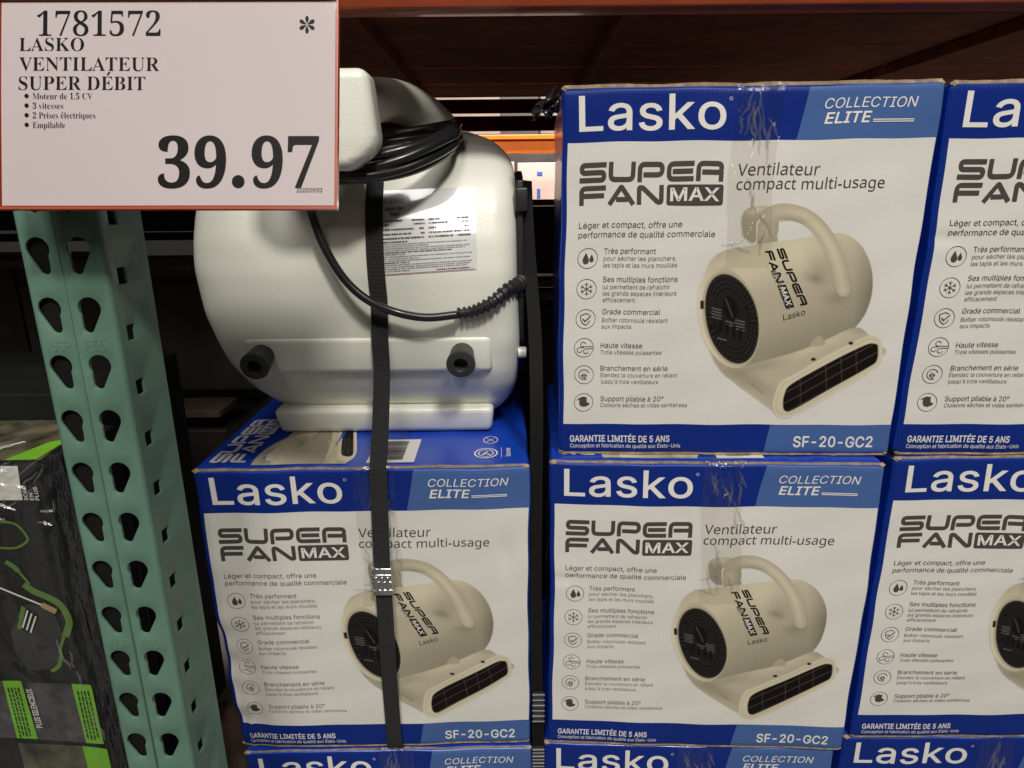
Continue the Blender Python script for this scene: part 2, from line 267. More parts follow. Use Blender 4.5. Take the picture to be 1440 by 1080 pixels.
    110: [410, [114,227,114,0,53,0,53,379,112,379,112,287,102,287,124,332,137,349,169,372,187,379,227,384,246,383,280,376,295,369,321,349,332,336,348,304,353,285,357,240,357,0,296,0,296,235,290,275,283,291,260,315,246,323,210,329,172,322,161,317,133,293,121,271]],
    111: [415, [190,-8,174,-5,144,3,130,9,104,25,93,35,72,58,64,71,49,100,44,116,37,150,35,168,35,207,37,225,44,260,49,276,64,305,72,318,93,341,104,351,130,367,144,374,174,382,190,384,224,384,241,382,271,374,285,367,311,351,323,341,343,318,352,305,366,276,371,260,379,225,380,207,380,168,379,150,371,116,366,100,352,71,343,58,323,35,311,25,285,9,271,3,241,-5,224,-8], [231,49,252,55,262,60,285,80,298,97,314,139,319,175,319,200,311,247,298,278,285,296,262,316,252,321,231,328,195,329,184,328,163,321,154,316,130,296,118,278,105,247,97,200,97,175,105,128,118,97,130,80,154,60,163,55,184,49,195,47]],
    112: [424, [53,-143,53,379,112,379,112,319,118,319,144,353,183,378,229,384,274,378,294,371,330,347,345,332,370,293,379,270,389,218,390,189,385,133,379,108,359,64,346,45,313,16,294,5,252,-7,229,-8,184,-1,162,10,132,39,118,59,114,59,114,-143], [237,48,253,51,279,66,291,76,309,101,325,151,327,170,325,227,309,276,291,301,280,311,253,325,237,329,203,329,188,325,161,312,150,302,132,278,116,229,113,210,116,150,132,100,150,75,162,65,188,51,204,48]],
    113: [424, [372,-143,311,-143,311,59,306,59,280,24,241,-1,195,-8,151,-2,130,5,94,29,79,45,55,84,46,108,35,160,34,189,39,245,46,270,66,313,79,332,112,361,131,371,173,383,196,384,241,378,263,367,293,338,307,319,313,319,313,379,372,379], [221,48,236,51,263,65,274,75,293,100,309,150,311,169,309,229,293,278,275,302,263,312,237,325,221,329,187,329,172,325,145,311,133,301,115,276,99,227,97,209,99,151,115,101,134,76,145,66,172,51,188,48]],
    114: [259, [53,0,53,379,112,379,112,321,115,321,130,347,140,358,166,375,181,380,243,384,242,323,207,326,182,323,149,309,140,301,121,273,114,237,114,0]],
    115: [365, [157,-7,133,-3,93,12,69,31,56,46,41,73,36,94,94,107,105,79,117,66,141,52,150,49,181,45,206,47,236,57,258,74,262,81,267,95,266,115,265,121,254,136,243,144,212,155,133,174,118,180,92,192,81,200,64,217,58,227,50,249,47,261,49,295,55,314,72,340,79,347,105,365,126,375,161,383,212,383,234,379,271,363,293,346,304,332,321,299,324,290,268,277,258,298,248,310,228,325,219,328,187,333,166,331,139,322,119,305,114,299,109,285,110,264,112,258,124,243,136,235,172,223,246,205,261,200,287,187,297,180,314,162,320,153,328,131,330,119,329,85,323,65,306,39,298,31,271,12,248,2,210,-7]],
    116: [227, [204,379,204,327,6,327,6,379], [65,471,126,471,126,98,132,68,142,56,173,50,202,54,213,2,168,-4,145,-3,107,10,92,21,80,35,72,52,65,93]],
    117: [410, [164,-4,146,-1,115,11,101,20,78,44,69,59,57,95,53,139,53,379,114,379,114,144,119,105,127,89,150,64,164,56,200,50,238,57,249,62,276,86,289,109,296,153,296,379,357,379,357,0,298,0,298,92,307,92,286,47,272,30,240,7,203,-4]],
    118: [389, [163,0,17,379,84,379,165,155,206,21,184,21,224,155,305,379,371,379,226,0]],
    120: [379, [21,0,171,218,171,171,29,379,100,379,200,217,207,206,175,206,233,306,282,379,352,379,209,169,209,214,358,0,287,0,200,136,173,182,205,182,148,85,91,0]],
    122: [380, [42,0,42,46,254,320,254,323,48,323,48,379,333,379,333,331,126,60,126,56,339,56,339,0]],
    176: [316, [128,287,101,298,67,327,47,367,44,413,47,428,67,468,88,489,128,509,143,512,188,509,216,497,249,468,269,428,272,382,269,367,249,327,228,307,188,287,174,284], [175,336,190,343,213,366,221,389,221,406,209,437,190,453,175,459,141,459,119,448,108,437,95,406,97,381,103,366,126,343,150,335]],
    201: [419, [60,0,60,509,372,509,372,452,125,452,125,286,355,286,355,229,125,229,125,57,375,57,375,0], [191,558,239,659,307,659,241,558]],
    224: [389, [126,-5,80,12,57,32,48,45,35,73,31,90,34,138,43,161,67,187,112,207,252,230,270,238,276,257,273,279,262,304,256,311,230,326,208,330,159,326,132,313,118,301,100,274,41,291,57,322,67,335,104,364,133,375,194,384,251,376,296,353,322,320,333,290,337,251,337,0,277,0,277,52,272,52,258,32,244,18,203,-3,176,-8], [202,49,228,59,257,83,263,93,275,126,276,190,259,182,154,164,125,155,98,132,93,115,94,87,98,79,114,61,130,52,159,46], [165,429,99,529,168,529,215,429]],
    232: [404, [185,-7,161,-2,117,16,98,30,68,64,56,85,40,132,35,159,35,215,39,242,55,290,67,311,97,346,115,359,157,378,180,383,236,382,266,374,307,351,341,315,363,263,368,242,371,169,75,169,75,221,338,221,310,202,303,254,283,294,263,314,250,321,222,329,205,330,173,326,159,321,125,294,109,270,97,226,100,139,110,106,118,92,139,70,151,61,179,50,234,48,263,56,278,66,302,96,306,105,365,91,345,51,324,29,283,4,231,-7], [180,429,114,529,182,529,230,429]],
    233: [404, [185,-7,161,-2,117,16,98,30,68,64,56,85,40,132,35,159,35,215,39,242,55,290,67,311,97,346,115,359,157,378,180,383,236,382,266,374,307,351,341,315,363,263,368,242,371,169,75,169,75,221,338,221,310,202,303,254,283,294,263,314,250,321,222,329,205,330,173,326,159,321,125,294,109,270,97,226,100,139,110,106,118,92,139,70,151,61,179,50,234,48,263,56,278,66,302,96,306,105,365,91,345,51,324,29,283,4,231,-7], [177,429,225,529,293,529,227,429]],
    238: [167, [53,0,53,379,114,379,114,0], [34,435,-26,435,54,529,112,529,193,435,132,435,83,495]],
}
GLY = {}
from mathutils.geometry import delaunay_2d_cdt
def glyph(ch, bold):
    """fills the contours (they may overlap) by winding; bold pushes every contour outward"""
    if (ch, bold) in GLY: return GLY[(ch, bold)]
    d = OUTLINES[ord(ch)]; C = []
    for L in d[1:]: C.append(np.array(L, float).reshape(-1, 2)/1000.)
    V = np.zeros((0, 2)); F = []
    if C:
        ar = [float(np.sum(c[:, 0]*np.roll(c[:, 1], -1)-np.roll(c[:, 0], -1)*c[:, 1])) for c in C]; sg = 1 if ar[int(np.argmax(np.abs(ar)))] > 0 else -1
        if bold:
            D = []
            for c in C:
                a = c-np.roll(c, 1, 0); b_ = np.roll(c, -1, 0)-c; a /= np.linalg.norm(a, axis=1)[:, None]+1e-9; b_ /= np.linalg.norm(b_, axis=1)[:, None]+1e-9
                n1 = np.c_[a[:, 1], -a[:, 0]]; n2 = np.c_[b_[:, 1], -b_[:, 0]]; m_ = n1+n2; m_ /= np.linalg.norm(m_, axis=1)[:, None]+1e-9
                k = .016*bold/np.clip((m_*n1).sum(1), .5, 1); D.append(c+sg*m_*k[:, None])
            C = D
        vs = []; fs = []
        for c in C: fs.append(list(range(len(vs), len(vs)+len(c)))); vs += [Vector(p) for p in c.tolist()]
        ov, oe, of, _a, _e, orig = delaunay_2d_cdt(vs, [], fs, 0, 1e-6)
        sgn = [1 if a > 0 else -1 for a in ar]; V = np.array([tuple(p) for p in ov])
        for q in of:
            cx = V[list(q)].mean(0); wn = 0
            for c, s_ in zip(C, sgn):
                x1, y1 = c.T; x2, y2 = np.roll(c, -1, 0).T; cr = ((y1 > cx[1]) != (y2 > cx[1])) & (cx[0] < (x2-x1)*(cx[1]-y1)/(y2-y1+1e-15)+x1)
                if cr.sum() % 2: wn += s_
            if wn: F.append(tuple(q))
    GLY[(ch, bold)] = (d[0]/1000., V, F); return GLY[(ch, bold)]
def grot(s, bold, shear=0):
    x = 0; V = []; F = []; n = 0
    for ch in s:
        a, v, f = glyph(ch, bold)
        if len(v): V.append(np.c_[v[:, 0]+x+v[:, 1]*shear, v[:, 1]]); F += [tuple(int(k)+n for k in q) for q in f]; n += len(v)
        x += a+(.012 if bold else 0)
    return np.vstack(V), F
_tc = {}
def raw_text(s, style='sans', shear=0, res=3, off=0):
    key = (s, style, shear, res, off)
    if key in _tc: return _tc[key]
    if style in ('sans', 'bold', 'medium'): _tc[key] = grot(s, .45 if style == 'medium' else 1 if (style == 'bold' or off > .01) else 0, shear); return _tc[key]
    body = {'sans': s, 'medium': s, 'serif': serif(s), 'bold': sansb(s), 'hum': sansb(s, 0x1D5A0, 0x1D5BA, 0x1D7E2)}[style]
    c = bpy.data.curves.new('lettering', 'FONT'); c.body = body; c.shear = shear; c.resolution_u = res; c.offset = off
    o = bpy.data.objects.new('lettering', c); COL.objects.link(o)
    dg = bpy.context.evaluated_depsgraph_get(); me = o.evaluated_get(dg).to_mesh()
    v = np.array([p.co[:2] for p in me.vertices]) if len(me.vertices) else np.zeros((1, 2)); f = [tuple(q.vertices) for q in me.polygons]
    o.evaluated_get(dg).to_mesh_clear(); bpy.data.objects.remove(o); bpy.data.curves.remove(c)
    _tc[key] = (v, f); return v, f
_ch = {}
def cap_h(style):
    if style in ('sans', 'bold', 'medium'): return .5087
    if style not in _ch:
        v, f = raw_text('H', style); _ch[style] = v[:, 1].max()-v[:, 1].min()
    return _ch[style]
ACC = 'éèêàîÉÈ'
def text2d(s, x0, y0, h, width=None, style='sans', shear=0, res=3, off=0):
    """left x, baseline, cap height, width of the whole line"""
    if style == 'serif' and any(c in ACC for c in s):          # accents drawn over the plain letter
        plain = s.replace('é', 'e').replace('É', 'E').replace('è', 'e')
        v, f = raw_text(plain, style, shear, res, off)
        v = v.copy(); F = list(f); bw = v[:, 0].max()
        for i, ch in enumerate(s):
            if ch in 'éÉ':
                a = raw_text(plain[:i+1], style, shear, res, off)[0][:, 0].max(); b = raw_text(plain[:i], style, shear, res, off)[0][:, 0].max() if plain[:i].strip() else 0
                cx = a-.27*(1 if ch == 'É' else .85); yb = cap_h('serif')*(1.08 if ch == 'É' else .78); n = len(v)
                v = np.vstack([v, [[cx-.04, yb], [cx+.02, yb], [cx+.15, yb+.17], [cx+.04, yb+.17]]]); F.append((n, n+1, n+2, n+3))
        f = F
    else: v, f = raw_text(s, style, shear, res, off)
    x_, X_ = v[:, 0].min(), v[:, 0].max(); k = h/cap_h(style); kx = width/(X_-x_) if width else k
    return np.c_[(v[:, 0]-x_)*kx+x0, v[:, 1]*k+y0], f
class Print:
    """flat printed shapes in face metres: u to the right, v up from the top edge (negative)"""
    def __init__(s): s.v = []; s.f = []; s.m = []; s.e = []
    def add(s, v2, f, m=0, eps=.0005):
        n = len(s.v); s.v += [tuple(p) for p in v2]; s.e += [eps]*len(v2); s.f += [tuple(i+n for i in q) for q in f]; s.m += [m]*len(f); return s
    def text(s, *a, m=0, eps=.0005, xf=None, **k):
        v, f = text2d(*a, **k)
        if xf is not None: v = xf(v)
        return s.add(v, f, m, eps)
    def ribbon(s, pts, th, m=0, closed=False, eps=.0005, xf=None):
        P = [np.array(p, float) for p in pts]; n = len(P); Lf = []; Rt = []
        for i in range(n):
            a = P[i-1] if (i > 0 or closed) else None; b = P[(i+1) % n] if (i < n-1 or closed) else None
            d1 = (P[i]-a) if a is not None else (b-P[i]); d2 = (b-P[i]) if b is not None else d1
            d1 = d1/(np.linalg.norm(d1)+1e-12); d2 = d2/(np.linalg.norm(d2)+1e-12)
            n1 = np.array([-d1[1], d1[0]]); n2 = np.array([-d2[1], d2[0]]); mm = n1+n2; mm /= np.linalg.norm(mm)+1e-12
            k = th/2/max(.35, mm@n1); Lf.append(P[i]+mm*k); Rt.append(P[i]-mm*k)
        v = np.array(Lf+Rt); 
        if xf is not None: v = xf(v)
        f = [(i, (i+1) % n, n+(i+1) % n, n+i) for i in range(n if closed else n-1)]
        return s.add(v, f, m, eps)
    def poly(s, pts, m=0, eps=.0005, xf=None):
        v = np.array(pts, float)
        if xf is not None: v = xf(v)
        return s.add(v, [tuple(range(len(v)))], m, eps)
    def circle(s, c, r, th, m=0, eps=.0005, n=36, a0=0, a1=2*math.pi):
        full = abs(a1-a0-2*math.pi) < 1e-6
        pts = [(c[0]+r*math.cos(a0+(a1-a0)*i/n), c[1]+r*math.sin(a0+(a1-a0)*i/n)) for i in range(n if full else n+1)]
        return s.ribbon(pts, th, m, full, eps)
    def build(s, name, mapf, mats, parent):
        v = mapf(np.array(s.v), np.array(s.e)); return mesh(name, v, s.f, mats, parent, False, s.m)

def rounded(pts, r, n=4):
    out = [np.array(pts[0], float)]
    for i in range(1, len(pts)-1):
        a, b, c = (np.array(pts[j], float) for j in (i-1, i, i+1)); d1 = a-b; d2 = c-b; l1 = np.linalg.norm(d1); l2 = np.linalg.norm(d2); q = min(r, l1*.49, l2*.49)
        p1 = b+d1/l1*q; p2 = b+d2/l2*q
        for k in range(n+1): t = k/n; out.append((1-t)**2*p1+2*t*(1-t)*b+t*t*p2)
    out.append(np.array(pts[-1], float)); return out
# wide squared display letters, each in a box wl x 1, stroke t
def techno(P, word, x0, y0, h, W, wl=1.5, t=.25, gap=.13, m=0, eps=.0005, xf=None, outline=False):
    g = t/2; L = {
     'S': [[(wl, 1-g), (g, 1-g), (g, .5), (wl-g, .5), (wl-g, g), (0, g)]],
     'U': [[(g, 1), (g, g), (wl-g, g), (wl-g, 1)]],
     'P': [[(g, 0), (g, 1-g), (wl-g, 1-g), (wl-g, .36), (g+.2, .36)]],
     'E': [[(wl, 1-g), (g, 1-g), (g, g), (wl, g)], [(g+.2, .5), (wl-.05, .5)]],
     'R': [[(g, 0), (g, 1-g), (wl-g, 1-g), (wl-g, .45), (g+.2, .45)], [(wl-g, .5), (wl-g, 0)]],
     'F': [[(g, 0), (g, 1-g), (wl, 1-g)], [(g+.1, .48), (wl-.1, .48)]],
     'A': [[(g*.6, 0), (wl*.5, 1-g*.6), (wl-g*.6, 0)], [(.45, .26), (wl-.38, .26)]],
     'N': [[(g, 0), (g, 1-g), (g+.2, 1-g), (wl-g-.2, g), (wl-g, g), (wl-g, 1)]],
     '2': [[(0, 1-g), (wl-g, 1-g), (wl-g, .5), (g, .5), (g, g), (wl, g)]],
     '0': [[(g, .5), (g, 1-g), (wl-g, 1-g), (wl-g, g), (g, g), (g, .5)]]}
    tot = len(word)*wl+(len(word)-1)*gap; kx = W/tot
    for i, chh in enumerate(word):
        for st in L[chh]:
            pts = rounded(st, .26 if chh not in 'AN' else .1)
            q = Print(); q.ribbon(pts, t)
            v = np.array(q.v); v = np.c_[x0+(v[:, 0]+i*(wl+gap))*kx, y0+v[:, 1]*h]
            if xf is not None: v = xf(v)
            P.add(v, q.f, m, eps)
def rrect(x0, y0, x1, y1, r, n=5):
    out = []
    for cx, cy, a in ((x1-r, y1-r, 0), (x0+r, y1-r, 90), (x0+r, y0+r, 180), (x1-r, y0+r, 270)):
        for k in range(n+1): b = R(a+90*k/n); out.append((cx+r*math.cos(b), cy+r*math.sin(b)))
    return out

# ------------------------------------------------------------------ the picture of the blower printed on each box (colour per vertex)
def sdf(px, py, poly):
    poly = np.array(poly, float); d = np.full(px.shape, 1e9); ins = np.zeros(px.shape, bool); n = len(poly)
    for i in range(n):
        ax, ay = poly[i]; bx, by = poly[(i+1) % n]; ex, ey = bx-ax, by-ay; wx, wy = px-ax, py-ay
        t = np.clip((wx*ex+wy*ey)/(ex*ex+ey*ey+1e-9), 0, 1); d = np.minimum(d, (wx-t*ex)**2+(wy-t*ey)**2)
        c = ((ay > py) != (by > py)) & (px < ex*(py-ay)/(ey+1e-12)+ax); ins ^= c
    d = np.sqrt(d); return np.where(ins, -d, d)
def seg_d(px, py, pts):
    d = np.full(px.shape, 1e9)
    for (ax, ay), (bx, by) in zip(pts[:-1], pts[1:]):
        ex, ey = bx-ax, by-ay; t = np.clip(((px-ax)*ex+(py-ay)*ey)/(ex*ex+ey*ey+1e-9), 0, 1)
        d = np.minimum(d, np.hypot(px-ax-t*ex, py-ay-t*ey))
    return d
def curve2(pts, n=8, closed=False):
    if closed:
        P = pts[-2:]+pts+pts[:2]; c = catmull([(p[0], p[1], 0) for p in P], n); return [(p.x, p.y) for p in c[2*n:2*n+len(pts)*n]]
    return [(p.x, p.y) for p in catmull([(p[0], p[1], 0) for p in pts], n)]
def paint_blower(NX=270, NY=290):
    X, Y = np.meshgrid(np.linspace(30, 1000, NX), np.linspace(10, 1060, NY)); paper = np.array(WHITE)
    img = np.zeros((NY, NX, 3))+paper; alpha = np.zeros((NY, NX)); aa = 3.6
    def lay(d, col, soft=aa, op=1., cover=True):
        a = np.clip(.5-d/soft, 0, 1)*op; c = np.array(col) if not isinstance(col, np.ndarray) or col.ndim < 3 else col
        img[:] = img*(1-a[..., None])+c*a[..., None]
        if cover: alpha[:] = np.maximum(alpha, a)
    cream = np.array([.53, .475, .345])
    def shade(f): return np.clip(f, 0, 1.4)[..., None]*cream
    G = lambda cx, cy, sx, sy, th=0: np.exp(-((((X-cx)*math.cos(th)+(Y-cy)*math.sin(th))/sx)**2+((-(X-cx)*math.sin(th)+(Y-cy)*math.cos(th))/sy)**2))
    # handle
    head = curve2([(300, 45), (350, 32), (412, 38), (415, 80), (350, 105), (345, 200), (310, 195), (282, 165), (275, 90)], 6, True)
    lay(sdf(X, Y, head), shade(.62+.45*G(360, 50, 70, 30)))
    leg = [(375, 80), (455, 70), (452, 200), (350, 215), (352, 120)]
    lay(sdf(X, Y, leg), shade(.62+.3*G(390, 150, 40, 60)))
    arc = curve2([(400, 85), (455, 62), (520, 62), (590, 85), (655, 140), (710, 220), (745, 300), (765, 380), (775, 430)], 6)
    # barrel
    body = curve2([(90, 470), (95, 400), (130, 300), (190, 245), (300, 222), (450, 200), (600, 176), (720, 160), (800, 175), (870, 235), (912, 330), (915, 430), (885, 530), (840, 600), (790, 650), (400, 900), (300, 885), (240, 860), (170, 790), (110, 660), (84, 560)], 6, True)
    s = ((X-235)*.42+(Y-565)*.91)
    t = (s+300)/560.
    f = .70+.42*np.exp(-((t-.18)/.22)**2)+.12*np.exp(-((t-.55)/.2)**2)-.30*np.clip(t-.68, 0, 1)*1.6
    f = f-.16*G(650, 340, 60, 60)-.25*G(635, 375, 50, 22, .3)-.16*G(740, 470, 60, 30)+.1*G(560, 300, 60, 120, -.3)
    f = f-.32*np.clip((X-820)/110, 0, 1)
    lay(sdf(X, Y, body), shade(f))
    dh = seg_d(X, Y, arc); wd = 40-6*np.clip((Y-60)/400, 0, 1)
    lay(dh-wd-9, shade(f*.82), 14, .5*(Y > 190), False)
    fh = .78+.38*np.clip(1-dh/40, 0, 1)*(.6+.4*np.sin(X*.012))
    fh = fh-.22*G(520, 100, 80, 25)
    lay(dh-wd, shade(fh))
    lay(sdf(X, Y, curve2([(457, 190), (455, 145), (480, 118), (535, 115), (585, 140), (612, 168), (560, 180)], 5, True)), tuple(paper*.98))
    # scroll foot and top of the outlet
    scroll = curve2([(150, 760), (250, 800), (380, 770), (640, 690), (830, 608), (900, 640), (960, 690), (950, 760), (560, 1005), (480, 1030), (430, 1000), (330, 930), (245, 865)], 5, True)
    f2 = .86-.25*G(300, 850, 180, 40, .5)+.2*G(640, 700, 220, 30, -.4)-.2*G(400, 790, 120, 25, -.2)-.2*G(850, 620, 60, 18)
    lay(sdf(X, Y, scroll), shade(f2))
    lay(sdf(X, Y, curve2([(615, 690), (650, 650), (672, 655), (690, 690), (640, 698)], 5, True)), shade(.75+0*X))
    # intake ring and grille
    th = R(-14)
    def ell(cx, cy, a, b):
        u = (X-cx)*math.cos(th)+(Y-cy)*math.sin(th); v = -(X-cx)*math.sin(th)+(Y-cy)*math.cos(th); return (np.hypot(u/a, v/b)-1)*min(a, b), u/a, v/b
    d, u, v = ell(222, 560, 143, 245); lay(d, shade(.98-.25*u+.1*v*0), aa, 1)
    d, u, v = ell(232, 565, 132, 228); lay(d, shade(.72+0*X), 6, .8)
    d, u, v = ell(237, 566, 124, 218)
    rr = np.hypot(u, v); ang = np.arctan2(v, u)
    dark = np.array([.010, .007, .006])[None, None]*np.ones_like(img)
    ribs = (np.abs(((ang*48/(2*math.pi)) % 1)-.5) < .13) & (rr > .7)
    rings = np.abs((rr*9) % 1-.5) < .10
    dark = dark+(ribs | (rings & (rr > .66)))[..., None]*.016
    dark = dark+((rr < .66) & (np.abs(u) < .62))[..., None]*.007
    lay(d, dark)
    d, u, v = ell(228, 515, 34, 62); lay(d, (.008, .007, .007)); lay(seg_d(X, Y, [(206, 470), (240, 555)])-4, (.05, .05, .05))
    for (x, y, n, q) in ((140, 512, 4, 0), (255, 570, 4, 0), (200, 575, 2, 8), (170, 655, 1, 0)):
        for k in range(n):
            lay(seg_d(X, Y, [(x+q, y+k*14), (x+44, y+k*14+12)])-1.6, (.30, .28, .25), 3, .6)
    for (x, y) in ((185, 600), (215, 612), (250, 628), (280, 640)): lay(np.maximum(np.abs(X-x)-10, np.abs(Y-y)-30), (.006, .005, .005), 5, .8)
    for (x, y) in ((150, 448), (305, 515), (140, 605)): lay(np.hypot(X-x, Y-y)-7, (.004, .004, .004))
    lay(np.maximum(np.abs(X-92)-9, np.abs(Y-500)-20), (.02, .015, .013))
    # outlet
    rim = curve2([(436, 960), (470, 870), (540, 830), (700, 745), (880, 655), (940, 655), (963, 690), (955, 770), (900, 815), (720, 920), (560, 1010), (490, 1032), (445, 1015)], 5, True)
    lay(sdf(X, Y, rim)-3, shade(1.12+0*X)); lay(np.abs(sdf(X, Y, rim)+14)-2, shade(.8+0*X), 6, .7)
    hole = curve2([(482, 985), (487, 925), (525, 872), (700, 780), (880, 692), (930, 684), (946, 700), (938, 765), (890, 800), (700, 905), (540, 993), (500, 1006)], 5, True)
    lay(sdf(X, Y, hole), (.009, .006, .005))
    hs = sdf(X, Y, hole)
    for k in (-1, 0, 1):
        q = np.abs((Y-(845+k*48))+(X-715)*.53)-1.5; lay(np.maximum(q, hs+4), (.12, .10, .085), 3, .7)
    for x in (565, 690, 765, 840): lay(np.maximum(np.abs(X-x)-1.4, hs+4), (.09, .075, .065), 3, .7)
    for (x, y) in ((633, 759), (815, 683)): lay(np.hypot((X-x)/1.5, Y-y)-8, (.01, .01, .01))
    lay(seg_d(X, Y, [(335, 880), (385, 920)])-5, shade(.45+0*X), 8, .7)
    # fine random grain over the whole picture
    img *= (1+.025*rng.standard_normal(img.shape[:2]))[..., None]
    return X, Y, img, alpha
def homog(src, dst):
    A = []; b = []
    for (x, y), (u, v) in zip(src, dst): A += [[x, y, 1, 0, 0, 0, -u*x, -u*y], [0, 0, 0, x, y, 1, -v*x, -v*y]]; b += [u, v]
    h = np.linalg.solve(np.array(A, float), np.array(b, float)); return np.append(h, 1).reshape(3, 3)
HP = homog([(0, 0), (1012, 0), (0, 1080), (1012, 1080)], [(.1400, -.1228), (.3765, -.1250), (.1569, -.4002), (.4160, -.3990)])
def pic_uv(P):
    P = np.atleast_2d(np.asarray(P, float)); q = np.c_[P, np.ones(len(P))]@HP.T; return q[:, :2]/q[:, 2:]
PX, PY, PIMG, PALPHA = paint_blower()
def picture_mesh(name, mapf, mats, parent, uvf=pic_uv, eps=.0004, keep_if=None):
    NY, NX = PX.shape; keep = PALPHA > .001; k = keep.copy()
    for dx, dy in ((0, 1), (0, -1), (1, 0), (-1, 0), (1, 1), (-1, -1)): k |= np.roll(np.roll(keep, dx, 1), dy, 0)
    if keep_if is not None: k &= keep_if
    cell = k[:-1, :-1] & k[1:, :-1] & k[:-1, 1:] & k[1:, 1:]; idx = -np.ones((NY, NX), int)
    used = np.zeros((NY, NX), bool); used[:-1, :-1] |= cell; used[1:, :-1] |= cell; used[:-1, 1:] |= cell; used[1:, 1:] |= cell
    idx[used] = np.arange(used.sum()); uv = uvf(np.c_[PX[used], PY[used]]); v = mapf(uv, np.full(len(uv), eps))
    a, b, c, d = idx[:-1, :-1][cell], idx[:-1, 1:][cell], idx[1:, 1:][cell], idx[1:, :-1][cell]
    f = np.stack([d, c, b, a], 1); me = bpy.data.meshes.new(name); me.vertices.add(len(v)); me.vertices.foreach_set('co', v.astype(np.float32).ravel())
    me.loops.add(f.size); me.loops.foreach_set('vertex_index', f.ravel().astype(np.int32)); me.polygons.add(len(f))
    me.polygons.foreach_set('loop_start', np.arange(0, f.size, 4, dtype=np.int32)); me.update(calc_edges=True); me.validate()
    at = me.color_attributes.new('paint', 'FLOAT_COLOR', 'POINT'); at.data.foreach_set('color', np.c_[PIMG[used], np.ones(len(uv))].astype(np.float32).ravel())
    me.materials.append(mats); return link(bpy.data.objects.new(name, me), parent)

M_FOLD = transp('film_fold', .13, .22, (.99, .99, .98), (120, .6, .003), .05)
def folds(name, parent, paths, m, wd=.0013, up=.0011):
    """small raised pleats in clear film: each path is a list of points, z up in the face, -y outward"""
    b_ = MB()
    for P_ in paths:
        n = len(P_); v = []
        for i, p in enumerate(P_):
            k = math.sin(math.pi*(i+.3)/n); p = Vector(p); t = (Vector(P_[min(i+1, n-1)])-Vector(P_[max(i-1, 0)])); sd = Vector((t.z, 0, -t.x)); sd = sd.normalized() if sd.length > 0 else Vector((1, 0, 0))
            v += [p-sd*wd*k, p+Vector((0, -up*k, 0))+sd*wd*.3, p+sd*wd*k*.7]
        b_.add(v, [q for i in range(n-1) for q in ((i*3, i*3+3, i*3+4, i*3+1), (i*3+1, i*3+4, i*3+5, i*3+2))])
    o_ = b_.build(name, m, parent, False); o_['kind'] = 'stuff'; return o_
def walk(rg, x, z, n, dx, dz, jit):
    out = []
    for i in range(n): out.append((x, z)); x += dx+rg.gauss(0, jit); z += dz+rg.gauss(0, jit*.4)
    return out
# ------------------------------------------------------------------ shipping boxes
BW, BD, BH = .4165, .36, .4388
def warp(P, seed, eps=None, nrm=None):
    """dents, bulge and rounded edges of one carton; P n x 3 in box space"""
    P = np.array(P, float); r = .0045; lo = np.array([0, 0, .003])+r; hi = np.array([BW, BD, BH-.003])-r
    c = np.clip(P, lo, hi); d = P-c; n = np.linalg.norm(d, axis=1); k = (n > r*.6); s = np.where(k, r/np.maximum(n, 1e-9), 1); s = np.minimum(s, 1)
    P = c+d*s[:, None]
    if eps is not None: P = P+nrm*eps[:, None]
    x, y, z = P.T; q = np.random.default_rng(seed).uniform(0, 6.28, 12)
    fr = np.clip(1-y/BD, 0, 1)
    wob = .0009*np.sin(x*19+q[0])*np.sin(z*16+q[1])+.0005*np.sin(x*47+z*21+q[2])+.0003*np.sin(z*88-x*30+q[3])
    dy = fr*(-.003*np.sin(np.pi*np.clip(x/BW, 0, 1))*np.sin(np.pi*np.clip(z/BH, 0, 1))+wob)
    dx = .0009*np.sin(z*17+q[4])+.0005*np.sin(z*61+y*22+q[5]); dz = .0010*np.sin(x*23+q[6])*np.sin(y*17+q[7])*(z/BH)+.0004*np.sin(x*71+q[8])
    if seed == 3: dy = dy+.0104*(1-z/BH)      # the carton leans back towards its foot
    if seed == 3:                      # crushed lower left edge and folded corner of the carton under the display blower
        e = np.clip(1-x/.055, 0, 1)*np.clip((.30-z)/.12, 0, 1)*fr
        dy = dy+e*(.006+.0022*np.sin(z*52)+.0016*np.sin(z*131+1)); dx = dx+e*(.0018*np.sin(z*40+.5)+.004*np.clip((.22-z)/.2, 0, 1))
        ridge = np.exp(-((x-.018-.004*np.sin(z*21))/.0035)**2)*np.clip((.22-z)/.08, 0, 1)*fr; dy = dy-.0022*ridge
        g = np.exp(-((x-.385)/.008)**2-((z-.31)/.03)**2)*fr; dy = dy+.0035*g
    if seed == 2:
        dy = dy+.0025*np.exp(-((x-.02)/.02)**2-((z-.27)/.006)**2)*fr
    return np.c_[x+dx, y+dy, z+dz]
def grid_faces(nu, nv, o=0): return [(o+i*nv+j, o+(i+1)*nv+j, o+(i+1)*nv+j+1, o+i*nv+j+1) for i in range(nu-1) for j in range(nv-1)]
def dense(L, n): return np.unique(np.concatenate([np.linspace(0, L, n), [0, .0015, .003, .0045, .007, L-.007, L-.0045, L-.003, L-.0015, L]]))
